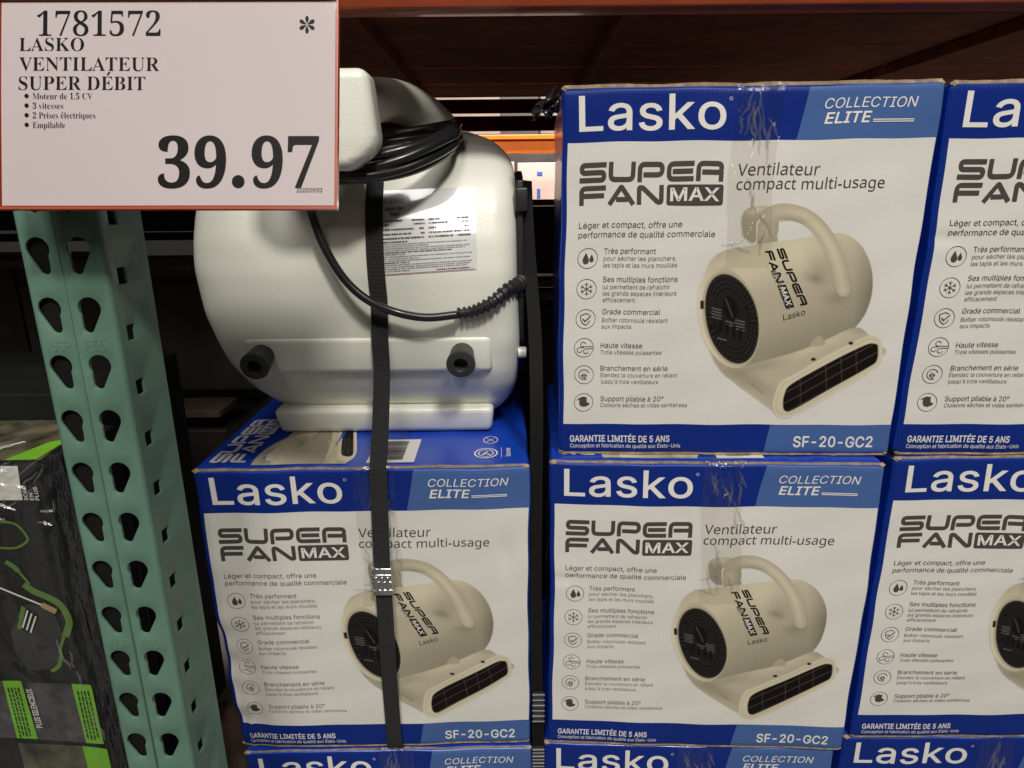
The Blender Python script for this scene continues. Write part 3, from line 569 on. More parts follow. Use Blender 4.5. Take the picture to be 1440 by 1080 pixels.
def make_box(seed):
    """shipping box with its printed parts; origin front left bottom corner"""
    root = bpy.data.objects.new('shipping_box', None); root.empty_display_size = .05; COL.objects.link(root)
    xs, ys, zs = dense(BW, 64), dense(BD, 18), np.unique(np.r_[np.linspace(.0045, BH-.0045, 66), .003, .006, BH-.006, BH-.003]); V = []; F = []; M = []; UV = []
    def face(A, B, fn, m, flip):
        o = len(V)
        for a in A:
            for b in B: V.append(fn(a, b))
        for f in grid_faces(len(A), len(B), o): F.append(f[::-1] if flip else f); M.append(m)
    z0, z1 = .003, BH-.003
    face(xs, zs, lambda a, b: (a, 0, b), 0, False); face(xs, zs, lambda a, b: (a, BD, b), 0, True)
    face(ys, zs, lambda a, b: (0, a, b), 1, True); face(ys, zs, lambda a, b: (BW, a, b), 1, False)
    face(xs, ys, lambda a, b: (a, b, z1), 1, False); face(xs, ys, lambda a, b: (a, b, z0), 1, True)
    P = np.array(V); Wp = warp(P, seed); me = bpy.data.meshes.new('carton'); me.from_pydata(Wp.tolist(), [], F)
    me.materials.append(M_FRONT); me.materials.append(M_NAVY); me.polygons.foreach_set('material_index', np.array(M, dtype=np.int32))
    uvl = me.uv_layers.new(name='face'); li = np.zeros(len(me.loops), dtype=np.int32); me.loops.foreach_get('vertex_index', li)
    uvl.data.foreach_set('uv', np.c_[P[li, 0], P[li, 2]-BH].astype(np.float32).ravel())
    me.polygons.foreach_set('use_smooth', np.ones(len(F), dtype=bool))
    bm = bmesh.new(); bm.from_mesh(me); bmesh.ops.remove_doubles(bm, verts=bm.verts, dist=1e-6); bm.to_mesh(me); bm.free(); me.update()
    link(bpy.data.objects.new('carton', me), root)
    # raw cardboard flap ends, top and bottom
    def flap(name, za, zb, top):
        n = 90; v = []; f = []; rg = np.random.default_rng(seed*10+top)
        jz = np.convolve(rg.normal(0, .0007, n+8), np.ones(5)/5, 'valid')[:n]; jy = np.convolve(rg.normal(0, .0016, n+12), np.ones(7)/7, 'valid')[:n]
        for i in range(n):
            x = .003+(BW-.006)*i/(n-1); e = min(1, min(i, n-1-i)/3)
            yf = .0014+abs(jy[i]); zt = zb+jz[i]*(1 if top else .2)+(.0006 if top else 0); v += [(x, yf, za), (x, yf, zt), (x, BD-.004, zt), (x, BD-.004, za)]
        for i in range(n-1):
            for k in range(4): f.append((i*4+k, (i+1)*4+k, (i+1)*4+(k+1) % 4, i*4+(k+1) % 4))
        f += [(3, 2, 1, 0), tuple((n-1)*4+k for k in range(4))]
        fm = []
        for i in range(n-1): fm += [0, 1 if top else 0, 0, 0]
        fm += [0, 0]; W2 = warp(np.clip(np.array(v), [0, 0, .003], [BW, BD, BH-.003]), seed); W3 = np.array(v); W3[:, :2] = W2[:, :2]; W3[:, 2] += (W2[:, 2]-np.clip(W3[:, 2], .003, BH-.003))*.5
        return mesh(name, W3, f, [M_KRAFT, M_NAVY], root, False, fm)
    flap('top_flap', BH-.0028, BH+.0002, 1); flap('bottom_flap', .0002, .0030, 0)
    for (x, zc, k) in ((.004, BH-.003, 1.0), (BW-.004, BH-.003, .8), (.004, .004, .55), (BW-.004, .004, .55)):
        bm = bmesh.new(); bmesh.ops.create_icosphere(bm, subdivisions=3, radius=1); rg = random.Random(seed*7+int(x*1000)+int(zc*100))
        a, b2 = rg.random()*6, rg.random()*6
        for v in bm.verts:
            c = v.co; s = 1+.28*math.sin(c.x*4+a)*math.cos(c.z*5+b2)+.15*math.sin(c.y*9+a)
            v.co = Vector((x+c.x*s*.0055*k, .0015+c.y*s*.003*k, zc+c.z*s*.003*k))
        bm.verts.index_update(); vv = warp(np.array([v.co[:] for v in bm.verts]), seed); v0 = np.array([v.co[:] for v in bm.verts]); vv = np.c_[v0[:, 0]+(vv[:, 0]-v0[:, 0])*.5, v0[:, 1]+(warp(np.array([[x, 0, zc]]), seed)[0, 1]), v0[:, 2]]
        mesh('torn_corner', vv, [[q.index for q in f.verts] for f in bm.faces], M_KRAFT, root, True); bm.free()
    FN = np.array([[0, -1, 0]]); TN = np.array([[0, 0, 1]])
    def front(uv, e): return warp(np.c_[uv[:, 0], np.zeros(len(uv)), BH+uv[:, 1]], seed, e, FN)
    def topm(uv, e):                                  # uv: u to the right, v = depth from the front edge
        q = warp(np.c_[uv[:, 0], uv[:, 1], np.full(len(uv), BH-.003)], seed); q[:, 2] = BH+.0007+(q[:, 2]-(BH-.003))*.5+e; return q
    # -- brand word and series name
    p = Print(); p.text('Lasko', .0188, -.0476, .0364, .1625, style='medium'); p.circle((.1865, -.0158), .0017, .0004, n=12); p.build('brand_lettering', front, [M_PWHITE], root)
    p = Print(); p.text('COLLECTION', .2885, -.0275, .0105, .1005, shear=.22, off=.008); p.text('ELITE', .289, -.0430, .0112, .0515, style='bold', shear=.22)
    for k in (0, 1): p.ribbon([(.342, -.0402-k*.0021), (.3865, -.0402-k*.0021)], .0011)
    p.build('series_lettering', front, [M_PWHITE], root)
    # -- product name
    p = Print(); techno(p, 'SUPER', .0208, -.1036, .0220, .1625); techno(p, 'FAN', .0206, -.1285, .0215, .0965, gap=.12); p.poly(rrect(.1205, -.1297, .1843, -.1068, .003)[::-1][::-1])
    p.text('MAX', .1245, -.1250, .0140, .0555, m=1, eps=.0009, style='bold'); p.build('product_lettering', front, [M_INK, M_PWHITE], root)
    p = Print(); p.text('Ventilateur', .1992, -.0972, .0128, .0915, style='hum', shear=.05, off=.0); p.text('compact multi-usage', .1986, -.1126, .0120, .166, style='hum', shear=.05, off=.0)
    p.build('tagline_lettering', front, [M_INK], root)
    # -- feature list
    p = Print(); T = lambda s, x, y, x1, h, m=0, o=0: p.text(s, x, y, h, x1-x, m=m, off=o, res=2)
    T('Léger et compact, offre une', .0206, -.1546, .1400, .0068); T('performance de qualité commerciale', .0206, -.1655, .1785, .0068)
    for s, y, x1 in (('Très performant', -.1846, .1122), ('Ses multiples fonctions', -.2177, .1398), ('Grade commercial', -.2566, .1209), ('Haute vitesse', -.2980, .1023), ('Branchement en série', -.3268, .1340), ('Support pliable à 20°', -.3662, .1300)): T(s, .0518, y, x1, .0064)
    for s, y, x1 in (('pour sécher les planchers,', -.1925, .1368), ('les tapis et les murs mouillés', -.2004, .1381), ('lui permettent de rafraîchir', -.2261, .1311), ('les grands espaces intérieurs', -.2338, .1391), ('efficacement', -.2418, .0904),
                     ('Boîtier rotomoulé résistant', -.2662, .1308), ('aux impacts', -.2740, .0875), ('Trois vitesses puissantes', -.3060, .1260), ('Étendez la couverture en reliant', -.3350, .1459), ("jusqu'à trois ventilateurs", -.3433, .1227), ('Cloisons sèches et vides sanitairesa', -.3740, .1597)): T(s, .0518, y, x1, .0052, 1, .004)
    p.build('feature_lettering', front, [M_INK, M_INK2], root)
    ic = [(.0330, -.1892), (.0324, -.2254), (.0320, -.2617), (.0314, -.2971), (.0314, -.3315), (.0308, -.3676)]
    for k, (x, y) in enumerate(ic):
        p = Print(); p.circle((x, y), .0117, .0006)
        if k == 0:
            for dx, s in ((-.0022, 1), (.0046, .68)): p.poly([(x+dx+s*a, y+s*b) for a, b in [(0, .0068), (-.0022, .0024), (-.0037, -.001), (-.0036, -.0038), (-.0018, -.0064), (.0006, -.0068), (.003, -.0056), (.0038, -.003), (.0034, -.0006), (.002, .0026)]])
        elif k == 1:
            for a in range(6):
                c, s = math.cos(R(30+60*a)), math.sin(R(30+60*a)); p.ribbon([(x, y), (x+c*.008, y+s*.008)], .0008)
                for q in (-1, 1):
                    c2, s2 = math.cos(R(30+60*a+q*48)), math.sin(R(30+60*a+q*48)); p.ribbon([(x+c*.0045, y+s*.0045), (x+c*.0045+c2*.003, y+s*.0045+s2*.003)], .0007)
        elif k == 2:
            p.ribbon([(x, y+.0068), (x-.0062, y+.0042), (x-.0058, y-.0015), (x-.003, y-.0055), (x, y-.0075), (x+.003, y-.0055), (x+.0052, y-.002)], .001); p.ribbon([(x, y+.0068), (x+.0045, y+.0052)], .001)
            p.ribbon([(x-.0035, y+.0003), (x-.0005, y-.003), (x+.0062, y+.0040)], .0014)
        elif k == 3:
            for dx, dy, up, xe in ((-.001, .0012, 1, .0115), (-.0052, .0002, -1, 0), (.0025, -.0014, -1, .0112)):
                pts = [(x+xe, y+dy)]+[(x+dx+.003*math.sin(a)*1, y+dy+up*(.003-.003*math.cos(a))) for a in np.linspace(0, -4.6, 12)]; p.ribbon(pts, .0008)
        elif k == 4:
            p.circle((x, y), .0064, .0009, a0=.3, a1=5.2, n=24); p.circle((x, y-.0006), .0030, .0012, a0=R(170), a1=R(370), n=12); p.ribbon([(x-.003, y-.0008), (x+.003, y-.0008)], .001)
            for q in (-.0013, .0013): p.ribbon([(x+q, y-.0008), (x+q, y+.0024)], .0009)
            p.ribbon([(x, y-.0036), (x+.002, y-.0062)], .0008)
        else:
            p.poly([(x-.0052, y+.0046), (x-.0012, y+.0060), (x+.0035, y+.0050), (x+.0042, y-.0002), (x+.0075, y-.0006), (x+.0068, y-.0034), (x+.0012, y-.0058), (x-.0035, y-.0048), (x-.0055, y-.0014)])
            p.ribbon([(x-.0078, y+.0030), (x-.0064, y+.0046), (x-.001, y+.0070), (x+.004, y+.0060)], .0014)
        p.build('feature_icon', front, [M_INK], root)
    # -- blower picture with its own small lettering
    picture_mesh('blower_picture', front, M_PIC, root)
    p = Print()
    def xf(o, ax, ay):                # local (along, up) -> picture coordinates -> face
        o, ax, ay = np.array(o), np.array(ax), np.array(ay); return lambda v: pic_uv(o+v[:, :1]*ax+v[:, 1:]*ay)
    cv = lambda v: v
    A1 = xf((447, 234), (120, 268), (37, -5)); A2 = xf((392, 246), (106, 268), (37, -5)); A3 = xf((420, 335), (78, 190), (30, -4))
    techno(p, 'SUPER', 0, 0, 1, 1, t=.26, xf=A1, eps=.0007); techno(p, 'FAN', 0, 0, 1, .56, t=.26, xf=A2, eps=.0007, gap=.12); p.poly([(.6, -.05), (1, -.05), (1, 1.05), (.6, 1.05)], xf=A2, eps=.0007)
    p.text('MAX', .64, .16, .68, .32, m=1, eps=.0010, xf=A2, off=.02)
    techno(p, 'SF20', 0, 0, .8, 1, t=.10, xf=A3, eps=.0007, m=2) if False else None
    for i, chh in enumerate('SF20'):
        techno(p, chh, .02+i*.25, 0, .85, .2, t=.17, xf=A3, eps=.0007, m=2)
    p.text('Lasko', 0, 0, 28, 105, xf=xf((484, 572), (1, -.26), (-.05, -1)), eps=.0007, off=.01)
    p.build('picture_lettering', front, [M_BLACK, M_PWHITE, M_INK2], root)
    # -- warranty line and model number
    p = Print(); p.text('GARANTIE LIMITÉE DE 5 ANS', .0145, -.4207, .0084, .1263, style='bold')
    p.text('Conception et fabrication de qualité aux États-Unis', .0145, -.4287, .0052, .140, res=2, off=.006); p.build('warranty_lettering', front, [M_PWHITE], root)
    p = Print(); p.text('SF-20-GC2', .2955, -.4262, .0140, .0988, style='bold'); p.build('model_lettering', front, [M_PWHITE], root)
    # -- lid prints
    p = Print(); tx = lambda v: np.c_[v[:, 1], v[:, 0]]
    tl = lambda v: np.c_[.064-v[:, 1], v[:, 0]]
    techno(p, 'SUPER', .020, .034, .022, .168, xf=lambda v: np.c_[.068-v[:, 1], v[:, 0]]); techno(p, 'FAN', .020, .010, .021, .098, gap=.12, xf=lambda v: np.c_[.068-v[:, 1], v[:, 0]])
    q = rrect(.123, .009, .188, .032, .003); p.poly([(.068-b, a) for a, b in q]); p.text('MAX', .127, .0135, .014, .056, m=1, eps=.0006, off=.02, xf=lambda v: np.c_[.068-v[:, 1], v[:, 0]])
    p.build('lid_lettering', topm, [M_PWHITE, M_NAVY], root)
    lidpic = lambda P_: np.c_[.070+.20*(P_[:, 0]-30)/970., .012+.19*(1-(P_[:, 1]-10)/1050.)+0*P_[:, 0]]
    lidpic2 = lambda P_: np.c_[.232-.165*(P_[:, 1]-10)/1050.*-1-.165+0*P_[:, 1], .012+.20*(P_[:, 0]-30)/970.]
    picture_mesh('lid_picture', topm, M_PIC, root, uvf=lambda P_: np.c_[.066+.130*((P_[:, 1]-10)/1050.), .010+.30*((P_[:, 0]-400)/970.)], keep_if=PX > 402)
    p = Print(); p.poly([(.212, .012), (.2714, .012), (.2714, .094), (.212, .094)]); rg = random.Random(3); y = .020
    while y < .086:
        b = rg.choice((.0007, .0011, .0018)); p.poly([(.226, y), (.256, y), (.256, y+b), (.226, y+b)], m=1, eps=.0004+.0004); y += b+rg.choice((.0008, .0013))
    p.build('barcode_label', topm, [M_PWHITE, M_BLACK], root)
    p = Print(); el = lambda c, a, b, n=28: [(c[0]+a*math.cos(2*math.pi*i/n), c[1]+b*math.sin(2*math.pi*i/n)) for i in range(n)]
    p.ribbon(el((.361, .040), .0145, .0165), .0022, 0, True); p.ribbon(el((.361, .040), .0095, .0115), .0016, 0, True); p.ribbon([(.357, .034), (.363, .046)], .0022); p.ribbon([(.367, .034), (.357, .040)], .002)
    p.ribbon(el((.366, .088), .0095, .014), .0012, 0, True); p.ribbon([(.360, .080), (.372, .096)], .001); p.ribbon([(.372, .080), (.360, .096)], .001)
    p.ribbon([(.381, .024), (.381, .058)], .0006); p.text('Intertek', .026, -.3925, .006, .030, xf=lambda v: np.c_[-v[:, 1], v[:, 0]], off=.02)
    p.build('certification_marks', topm, [M_PWHITE], root)
    # -- clear tape over the top seam
    n, mth = 30, 64; v = []; f = []; rg = np.random.default_rng(seed+50); wr = rg.uniform(0, 6.28, 6); uu = np.linspace(.187+.004*seed, .238+.004*seed, n); ss = np.linspace(-.20, .165, mth); E = []; PP = []
    for a in uu:
        for s in ss:
            wv = .0004*abs(math.sin(a*900+s*60*math.sin(a*160+wr[0])+wr[1]))+.0005*abs(math.sin(s*95+a*300+wr[2]))
            rag = (1 if s < .158 else 1)
            if s <= 0: PP.append((a+.004*math.sin(s*30+wr[3]), -.001-wv, BH-.0005+(0) - (-s) if False else BH-.0005+(-.0) + min(0, 0) - 0 if False else BH-.0005-max(0, -s)+0*rag)) if False else PP.append((a, 0., -1)) if False else PP.append((a+.003*math.sin(s*30+wr[3]), -.0011-wv, BH-.0006+(s if s < 0 else 0)))
            else: PP.append((a, s-.001, BH+.0015+wv))
    PP = np.array(PP); ff = PP[:, 2] < BH-.004; cl = PP.copy(); cl[:, 1] = np.where(ff, 0, np.maximum(PP[:, 1], 0)); cl[:, 2] = np.minimum(cl[:, 2], BH-.003)
    Wp = warp(cl, seed); PP = PP+(Wp-cl); tape = mesh('packing_tape', PP, [q for q in grid_faces(n, mth)], M_TAPE, root, True)
    r_ = random.Random(seed*31); paths = []
    for k in range(15):
        x0 = .187+.004*seed+r_.uniform(.004, .047); z0_ = BH-r_.choice((.004, .01, .03, .08, .12))-r_.uniform(0, .04); W_ = walk(r_, x0, z0_, r_.randint(5, 14), r_.uniform(-.0014, .0014), -r_.uniform(.0022, .0048), .0011)
        q = warp(np.array([(x, 0, max(z, .2)) for x, z in W_]), seed); q[:, 1] -= .0014; paths.append([tuple(p_) for p_ in q])
    for k in range(2):
        W_ = walk(r_, .187+r_.uniform(0, .02), BH-.185+r_.uniform(-.01, .02), 9, .0035, r_.uniform(-.001, .001), .0010); q = warp(np.array([(x, 0, z) for x, z in W_]), seed); q[:, 1] -= .0014; paths.append([tuple(p_) for p_ in q])
    folds('tape_wrinkle', tape, paths, M_FOLD, .0022, .0007)
    return root
def copy_tree(o, parent=None):
    c = o.copy(); COL.objects.link(c); c.parent = parent
    for ch in o.children: copy_tree(ch, c)
    return c
protos = {}
GB = 'blue and white shipping boxes stacked in columns'
def place(seed, x, y, a, ztop, label, tilt=0, sx=1):
    if seed not in protos: o = protos[seed] = make_box(seed)
    else: o = copy_tree(protos[seed])
    o.location = (x, y, ztop-BH); o.rotation_euler = (tilt, 0, a); o.scale = (sx, 1, 1); o['label'] = label; o['category'] = 'cardboard box'; o['group'] = GB; return o
place(1, .0587, .7951, -.0417, 1.5285, 'uncovered blue and white box on top of the middle column, its whole front in view')
place(2, .4851, .7819, -.012, 1.5277, 'blue and white box on top of the right column, cut off by the right edge')
place(2, .0475, .7767, -.0457, 1.0880, 'blue and white box in the middle of the centre column, under the uncovered top box')
place(1, .4859, .7811, -.006, 1.0872, 'blue and white box in the second layer of the right column')
place(3, -.4000, .7609, .0154, 1.0871, 'scuffed blue and white box with crushed left edge, carrying the cream blower', sx=1.012)
place(1, -.3922, .7742, .0105, .6420, 'lowest blue and white box of the left column, under the strapped box')
place(2, .0418, .7801, -.0361, .6483, 'lowest blue and white box of the middle column, only its blue header showing')
place(3, .4800, .7850, -.010, .6480, 'lowest blue and white box of the right column, in the bottom right corner')

# ------------------------------------------------------------------ the display blower
fan = thing('air_blower', 'cream rotomoulded air blower standing on the strapped box, black cord coiled round its handle', 'air blower', (-.18, 1.0, 1.0885))
FO = Vector((-.18, 1.0, 1.0885))
def FW(b, name, mats, smooth=True, parent=fan, ang=None):     # build in world numbers, store relative to the blower's base
    b.v = [tuple(Vector(p)-FO) for p in b.v]; o = b.build(name, mats, parent, smooth)
    if ang: smooth_by_angle(o, ang)
    return o
YF = [(1.100, .925), (1.118, .908), (1.135, .889), (1.16, .866), (1.185, .850), (1.23, .834), (1.27, .826), (1.32, .820), (1.36, .823), (1.40, .835), (1.43, .852), (1.455, .873), (1.475, .900), (1.488, .927), (1.497, .962), (1.500, .995)]
XL = [(1.100, -.318), (1.115, -.337), (1.145, -.364), (1.20, -.390), (1.267, -.405), (1.332, -.408), (1.394, -.403), (1.44, -.392), (1.475, -.372), (1.492, -.345), (1.500, -.31)]
XR = [(1.100, -.030), (1.112, -.014), (1.136, -.001), (1.161, .007), (1.225, .011), (1.30, .008), (1.43, .007), (1.455, .003), (1.475, -.012), (1.492, -.035), (1.500, -.06)]
ip = lambda T_, z: float(np.interp(z, [a for a, b in T_], [b for a, b in T_]))
def smoothtab(T_):
    zz = np.linspace(1.1, 1.5, 161); v = np.array([ip(T_, z) for z in zz]); k = np.hanning(15); k /= k.sum(); p = np.pad(v, 7, 'reflect', reflect_type='odd'); return zz, np.convolve(p, k, 'valid')
sy, sl, sr = smoothtab(YF), smoothtab(XL), smoothtab(XR)
yf = lambda z: float(np.interp(z, *sy)); xl = lambda z: float(np.interp(z, *sl)); xr = lambda z: float(np.interp(z, *sr))
b = MB(); zs_ = np.r_[np.linspace(1.1, 1.46, 70), 1.46+.04*np.sin(np.linspace(0, 1, 26)[1:]*math.pi/2)]; NS = 0
for z in zs_:
    a, c, y0 = xl(z), xr(z), yf(z); y1 = min(1.16, 2-y0); rl, rr_ = min(.052, (y1-y0)*.46, (c-a)*.3), min(.034, (y1-y0)*.46); ring = []
    for cx, cy, r, s0 in ((c-rr_, y0+rr_, rr_, 270), (c-rr_, y1-rr_, rr_, 0), (a+rl, y1-rl, rl, 90), (a+rl, y0+rl, rl, 180)):
        for k in range(13): t = R(s0+90*k/12); ring.append((cx+r*math.cos(t), cy+r*math.sin(t), z))
    # extra points on the long front side
    ring += [(a+rl+(c-rr_-a-rl)*k/24, y0, z) for k in range(1, 24)]; NS = len(ring); b.v += ring
n_ = len(zs_)
for i in range(n_-1):
    for k in range(NS): b.f.append((i*NS+k, i*NS+(k+1) % NS, (i+1)*NS+(k+1) % NS, (i+1)*NS+k)); b.m.append(0)
b.f.append(tuple((n_-1)*NS+k for k in range(NS))); b.m.append(0); b.f.append(tuple(NS-1-k for k in range(NS))); b.m.append(0)
FW(b, 'housing', M_PLASTIC, ang=60)
b = MB().box((-.334, .873, 1.0885), (-.0255, 1.15, 1.128), bev=.009); b.v = [(x+(.004 if x < -.2 else -.004)*(1.128-z)/.04, y+((1.128-z)*.35 if y < 1 else 0), z) for x, y, z in b.v]; FW(b, 'outlet_base', M_PLASTIC, ang=50)
b = MB().box((-.3455, .829, 1.188), (-.0255, .885, 1.2385), bev=.0075)
b.v = [(x, y+(.012*(1.2385-z)/.05 if y < .85 else 0), z) for x, y, z in b.v]; FW(b, 'bumper_ledge', M_PLASTIC, ang=60)
for x in (-.3225, -.0640):
    Mx = Matrix.Translation((x, .832, 1.2150)) @ Matrix.Rotation(R(103), 4, 'X')
    b = MB().lathe([(.0150, -.006), (.0152, .000), (.0162, .012), (.0180, .026), (.0184, .0285), (.0178, .0305), (.0155, .0312), (.0092, .0312), (.0086, .0305), (.0084, .016), (.0001, .016)], Mx, 40)
    FW(b, 'bumper', M_RUBGREY, ang=35)
# intake grille on the right end and its black rim
b = MB(); MG = Matrix.Translation((.0085, 1.0, 1.300)) @ Matrix.Rotation(R(90), 4, 'Y')
b.lathe([(.142, -.006), (.146, .003), (.1455, .008), (.140, .0095), (.136, .008)], MG, 72)
for r_ in (.03, .055, .08, .105, .125): b.lathe([(r_-.0015, .006), (r_+.0015, .006), (r_+.0015, .009), (r_-.0015, .009), (r_-.0015, .006)], MG, 48)
for k in range(24):
    a = 2*math.pi*k/24; c, s = math.cos(a), math.sin(a); b.tube([(.0155, 1+c*.03, 1.3+s*.03), (.0155, 1+c*.138, 1.3+s*.138)], .0014, 6)
b.lathe([(.0001, .0005), (.139, .0005)], MG, 48); FW(b, 'intake_grille', M_BPLAS, ang=40)
b = MB().box((.006, .845, 1.392), (.0225, .90, 1.4215), bev=.003); FW(b, 'switch_cover', M_BPLAS, ang=50)
b = MB().box((.008, .853, 1.285), (.0165, .875, 1.43), bev=.002); FW(b, 'side_clip', M_BPLAS, ang=50)
b = MB().lathe([(.0075, -.004), (.0075, .006), (.006, .0075), (.0001, .0075)], Matrix.Translation((.0125, .868, 1.2085)) @ Matrix.Rotation(R(90), 4, 'Y'), 24); FW(b, 'side_stud', M_PLASTIC, ang=40)
# handle: cord wrap head facing the aisle, arch running back over the barrel
b = MB(); hp = catmull([(-.205, .775, 1.490), (-.196, .82, 1.500), (-.185, .86, 1.515), (-.165, .92, 1.532), (-.135, .985, 1.531), (-.105, 1.05, 1.510), (-.085, 1.10, 1.470), (-.075, 1.13, 1.42)], 8)
b.tube(hp, [.021 if i < 10 else .027 for i in range(len(hp))], 24); FW(b, 'handle', M_PLASTIC)
b = MB(); b.tube([(-.19, .80, 1.49), (-.19, .86, 1.46), (-.19, .90, 1.43)], [.020, .028, .034], 20); FW(b, 'handle_foot', M_PLASTIC)
bm = bmesh.new(); bmesh.ops.create_cube(bm, size=1)
for v in bm.verts:
    x_, y_, z_ = v.co; v.co = Vector((-.2075+x_*.139, .752+y_*.046, 1.4885+z_*.100))
    if z_ < 0: v.co.x += (-.030 if x_ > 0 else .030)
    if z_ > 0: v.co.x += (-.006 if x_ > 0 else .006)
r_ = bmesh.ops.bisect_plane(bm, geom=bm.verts[:]+bm.edges[:]+bm.faces[:], plane_co=(0, 0, 1.462), plane_no=(0, 0, 1))
for q in r_['geom_cut']:
    if isinstance(q, bmesh.types.BMVert): q.co.x = -.2075+(.0705 if q.co.x > -.2075 else -.0705)
bmesh.ops.bevel(bm, geom=bm.edges[:], offset=.019, segments=8, affect='EDGES', profile=.5, clamp_overlap=True); bm.verts.index_update()
b = MB().add([v.co[:] for v in bm.verts], [[v.index for v in f.verts] for f in bm.faces]); bm.free(); FW(b, 'cord_wrap', M_PLASTIC, ang=50)
# cord: coil round the wrap, then down across the housing to the strain relief
b = MB()
near = [(-.262, .80, 1.446), (-.235, .775, 1.435), (-.195, .762, 1.4325), (-.160, .762, 1.4335), (-.1236, .775, 1.442), (-.0920, .80, 1.4555), (-.070, .84, 1.470), (-.074, .885, 1.479), (-.110, .910, 1.479), (-.17, .905, 1.472), (-.235, .875, 1.462), (-.268, .84, 1.453)]
offs = [(0, 0, 0, 1.0), (.006, .002, .0100, .97), (.013, .009, .0175, .92), (-.003, .012, -.004, 1.03), (.018, .016, .020, .86), (.004, .018, .006, .99)]
for k, (dx, dy, dz, s) in enumerate(offs):
    c0 = Vector((-.165, .845, 1.47)); pts = []
    for i, p in enumerate(near):
        v = c0+(Vector(p)-c0)*s+Vector((dx, dy, dz)); v += Vector((.003*math.sin(i*1.3+k), .003*math.sin(i*1.9+k*2), .0028*math.sin(i*1.1+k*1.7))); pts.append(v)
    pts = pts[-2:]+pts+pts[:3]; cc = catmull(pts, 7)[14:-14]; b.tube(cc, .0054, 12, cap=False)
FW(b, 'cord_coil', M_CORD)
cp = [(-.240, .80, 1.452), (-.2355, .79, 1.425)]+[(x, min(y, yf(z)-.0062), z) for x, y, z in ((-.2322, .80, 1.3895), (-.2205, .80, 1.3525), (-.199, .80, 1.3144), (-.1719, .80, 1.2895), (-.1389, .805, 1.2741), (-.1042, .805, 1.2680), (-.0651, .81, 1.2705))]
b = MB().tube(catmull(cp, 8), .0052, 14); FW(b, 'power_cord', M_CORD)
sp = catmull([(-.0665, yf(1.27)-.0075, 1.2703), (-.050, yf(1.27)-.0085, 1.2725), (-.0346, yf(1.28)-.009, 1.2785), (-.018, yf(1.285)-.007, 1.2880), (-.004, .828, 1.2985), (.007, .84, 1.3030), (.013, .856, 1.3045)], 14); rad = []
for i in range(len(sp)): t = i/(len(sp)-1); rad.append((.0062+.0028*t) + (.0013 if (i % 6) < 3 else -.0012))
b = MB().tube(sp, rad, 16); FW(b, 'strain_relief', M_RUBBER, ang=25)
for i in range(0, 0): pass
# rating label following the housing
LA, LB_, LC, LDD = (-.1555, 1.4187), (-.0422, 1.4226), (-.0415, 1.3244), (-.1600, 1.3177)
def labm(uv, e):
    u, v = uv[:, 0], uv[:, 1]; A, B_, C, D = map(np.array, (LA, LB_, LC, LDD)); q = (1-v)[:, None]*((1-u)[:, None]*A+u[:, None]*B_)+v[:, None]*((1-u)[:, None]*D+u[:, None]*C)
    y = np.interp(q[:, 1], *sy)-.0007-e; return np.c_[q[:, 0], y, q[:, 1]]-np.array(FO)
g = np.array([(i/20, j/20) for i in range(21) for j in range(21)]); lab = mesh('rating_label', labm(g, np.zeros(len(g))), [f[::-1] for f in grid_faces(21, 21)], M_FOIL, fan, True)
M_LBLUE = mat('label_blue', (.16, .20, .42), .3); M_LRED = mat('label_red', (.42, .10, .12), .3); M_LGREY = mat('label_grey', (.25, .24, .24), .3)
p = Print(); fl = lambda v: np.c_[v[:, 0], 1-v[:, 1]]
p.text('Lasko', .03, .845, .065, .20, xf=fl, m=0); p.text('Super Fan', .025, .765, .042, .20, style='bold', shear=.25, xf=fl, m=1); p.text('Max', .09, .70, .045, .10, style='bold', shear=.25, xf=fl, m=1)
rg = random.Random(11)
def micro(x0, x1, y, h, m=1):
    x = x0
    while x < x1:
        wd = rg.uniform(.006, .018); p.poly([(x, y), (min(x+wd, x1), y), (min(x+wd, x1), y+h), (x, y+h)], xf=fl, m=m); x += wd+rg.choice((.003, .003, .004, .010))
for y, segs in ((.63, ((.02, .22), (.32, .45), (.5, .62), (.8, .92))), (.585, ((.02, .08), (.34, .46), (.5, .7), (.85, .92))), (.53, ((.02, .35), (.40, .45), (.5, .58), (.88, .92))), (.475, ((.02, .32), (.42, .46), (.5, .95))), (.425, ((.02, .46), (.5, .76), (.8, .94)))):
    for a, c in segs: micro(a, c, y, .020)
for k in range(15):
    y = .385-k*.0245; micro(.025, (.28, .9, .5, .93, .88, .75, .25, .95, .4, .93, .3, .95, .93, .9, .3)[k], y, .012 if k not in (0, 6) else .017, 2 if k % 5 else 1)
micro(.58, .94, .028, .014)
p.ribbon([(.965, .99), (.965, .012), (.03, .012)], .005, xf=fl, m=3); p.build('label_print', labm, [M_LBLUE, M_BLACK, M_LGREY, M_LRED], lab)

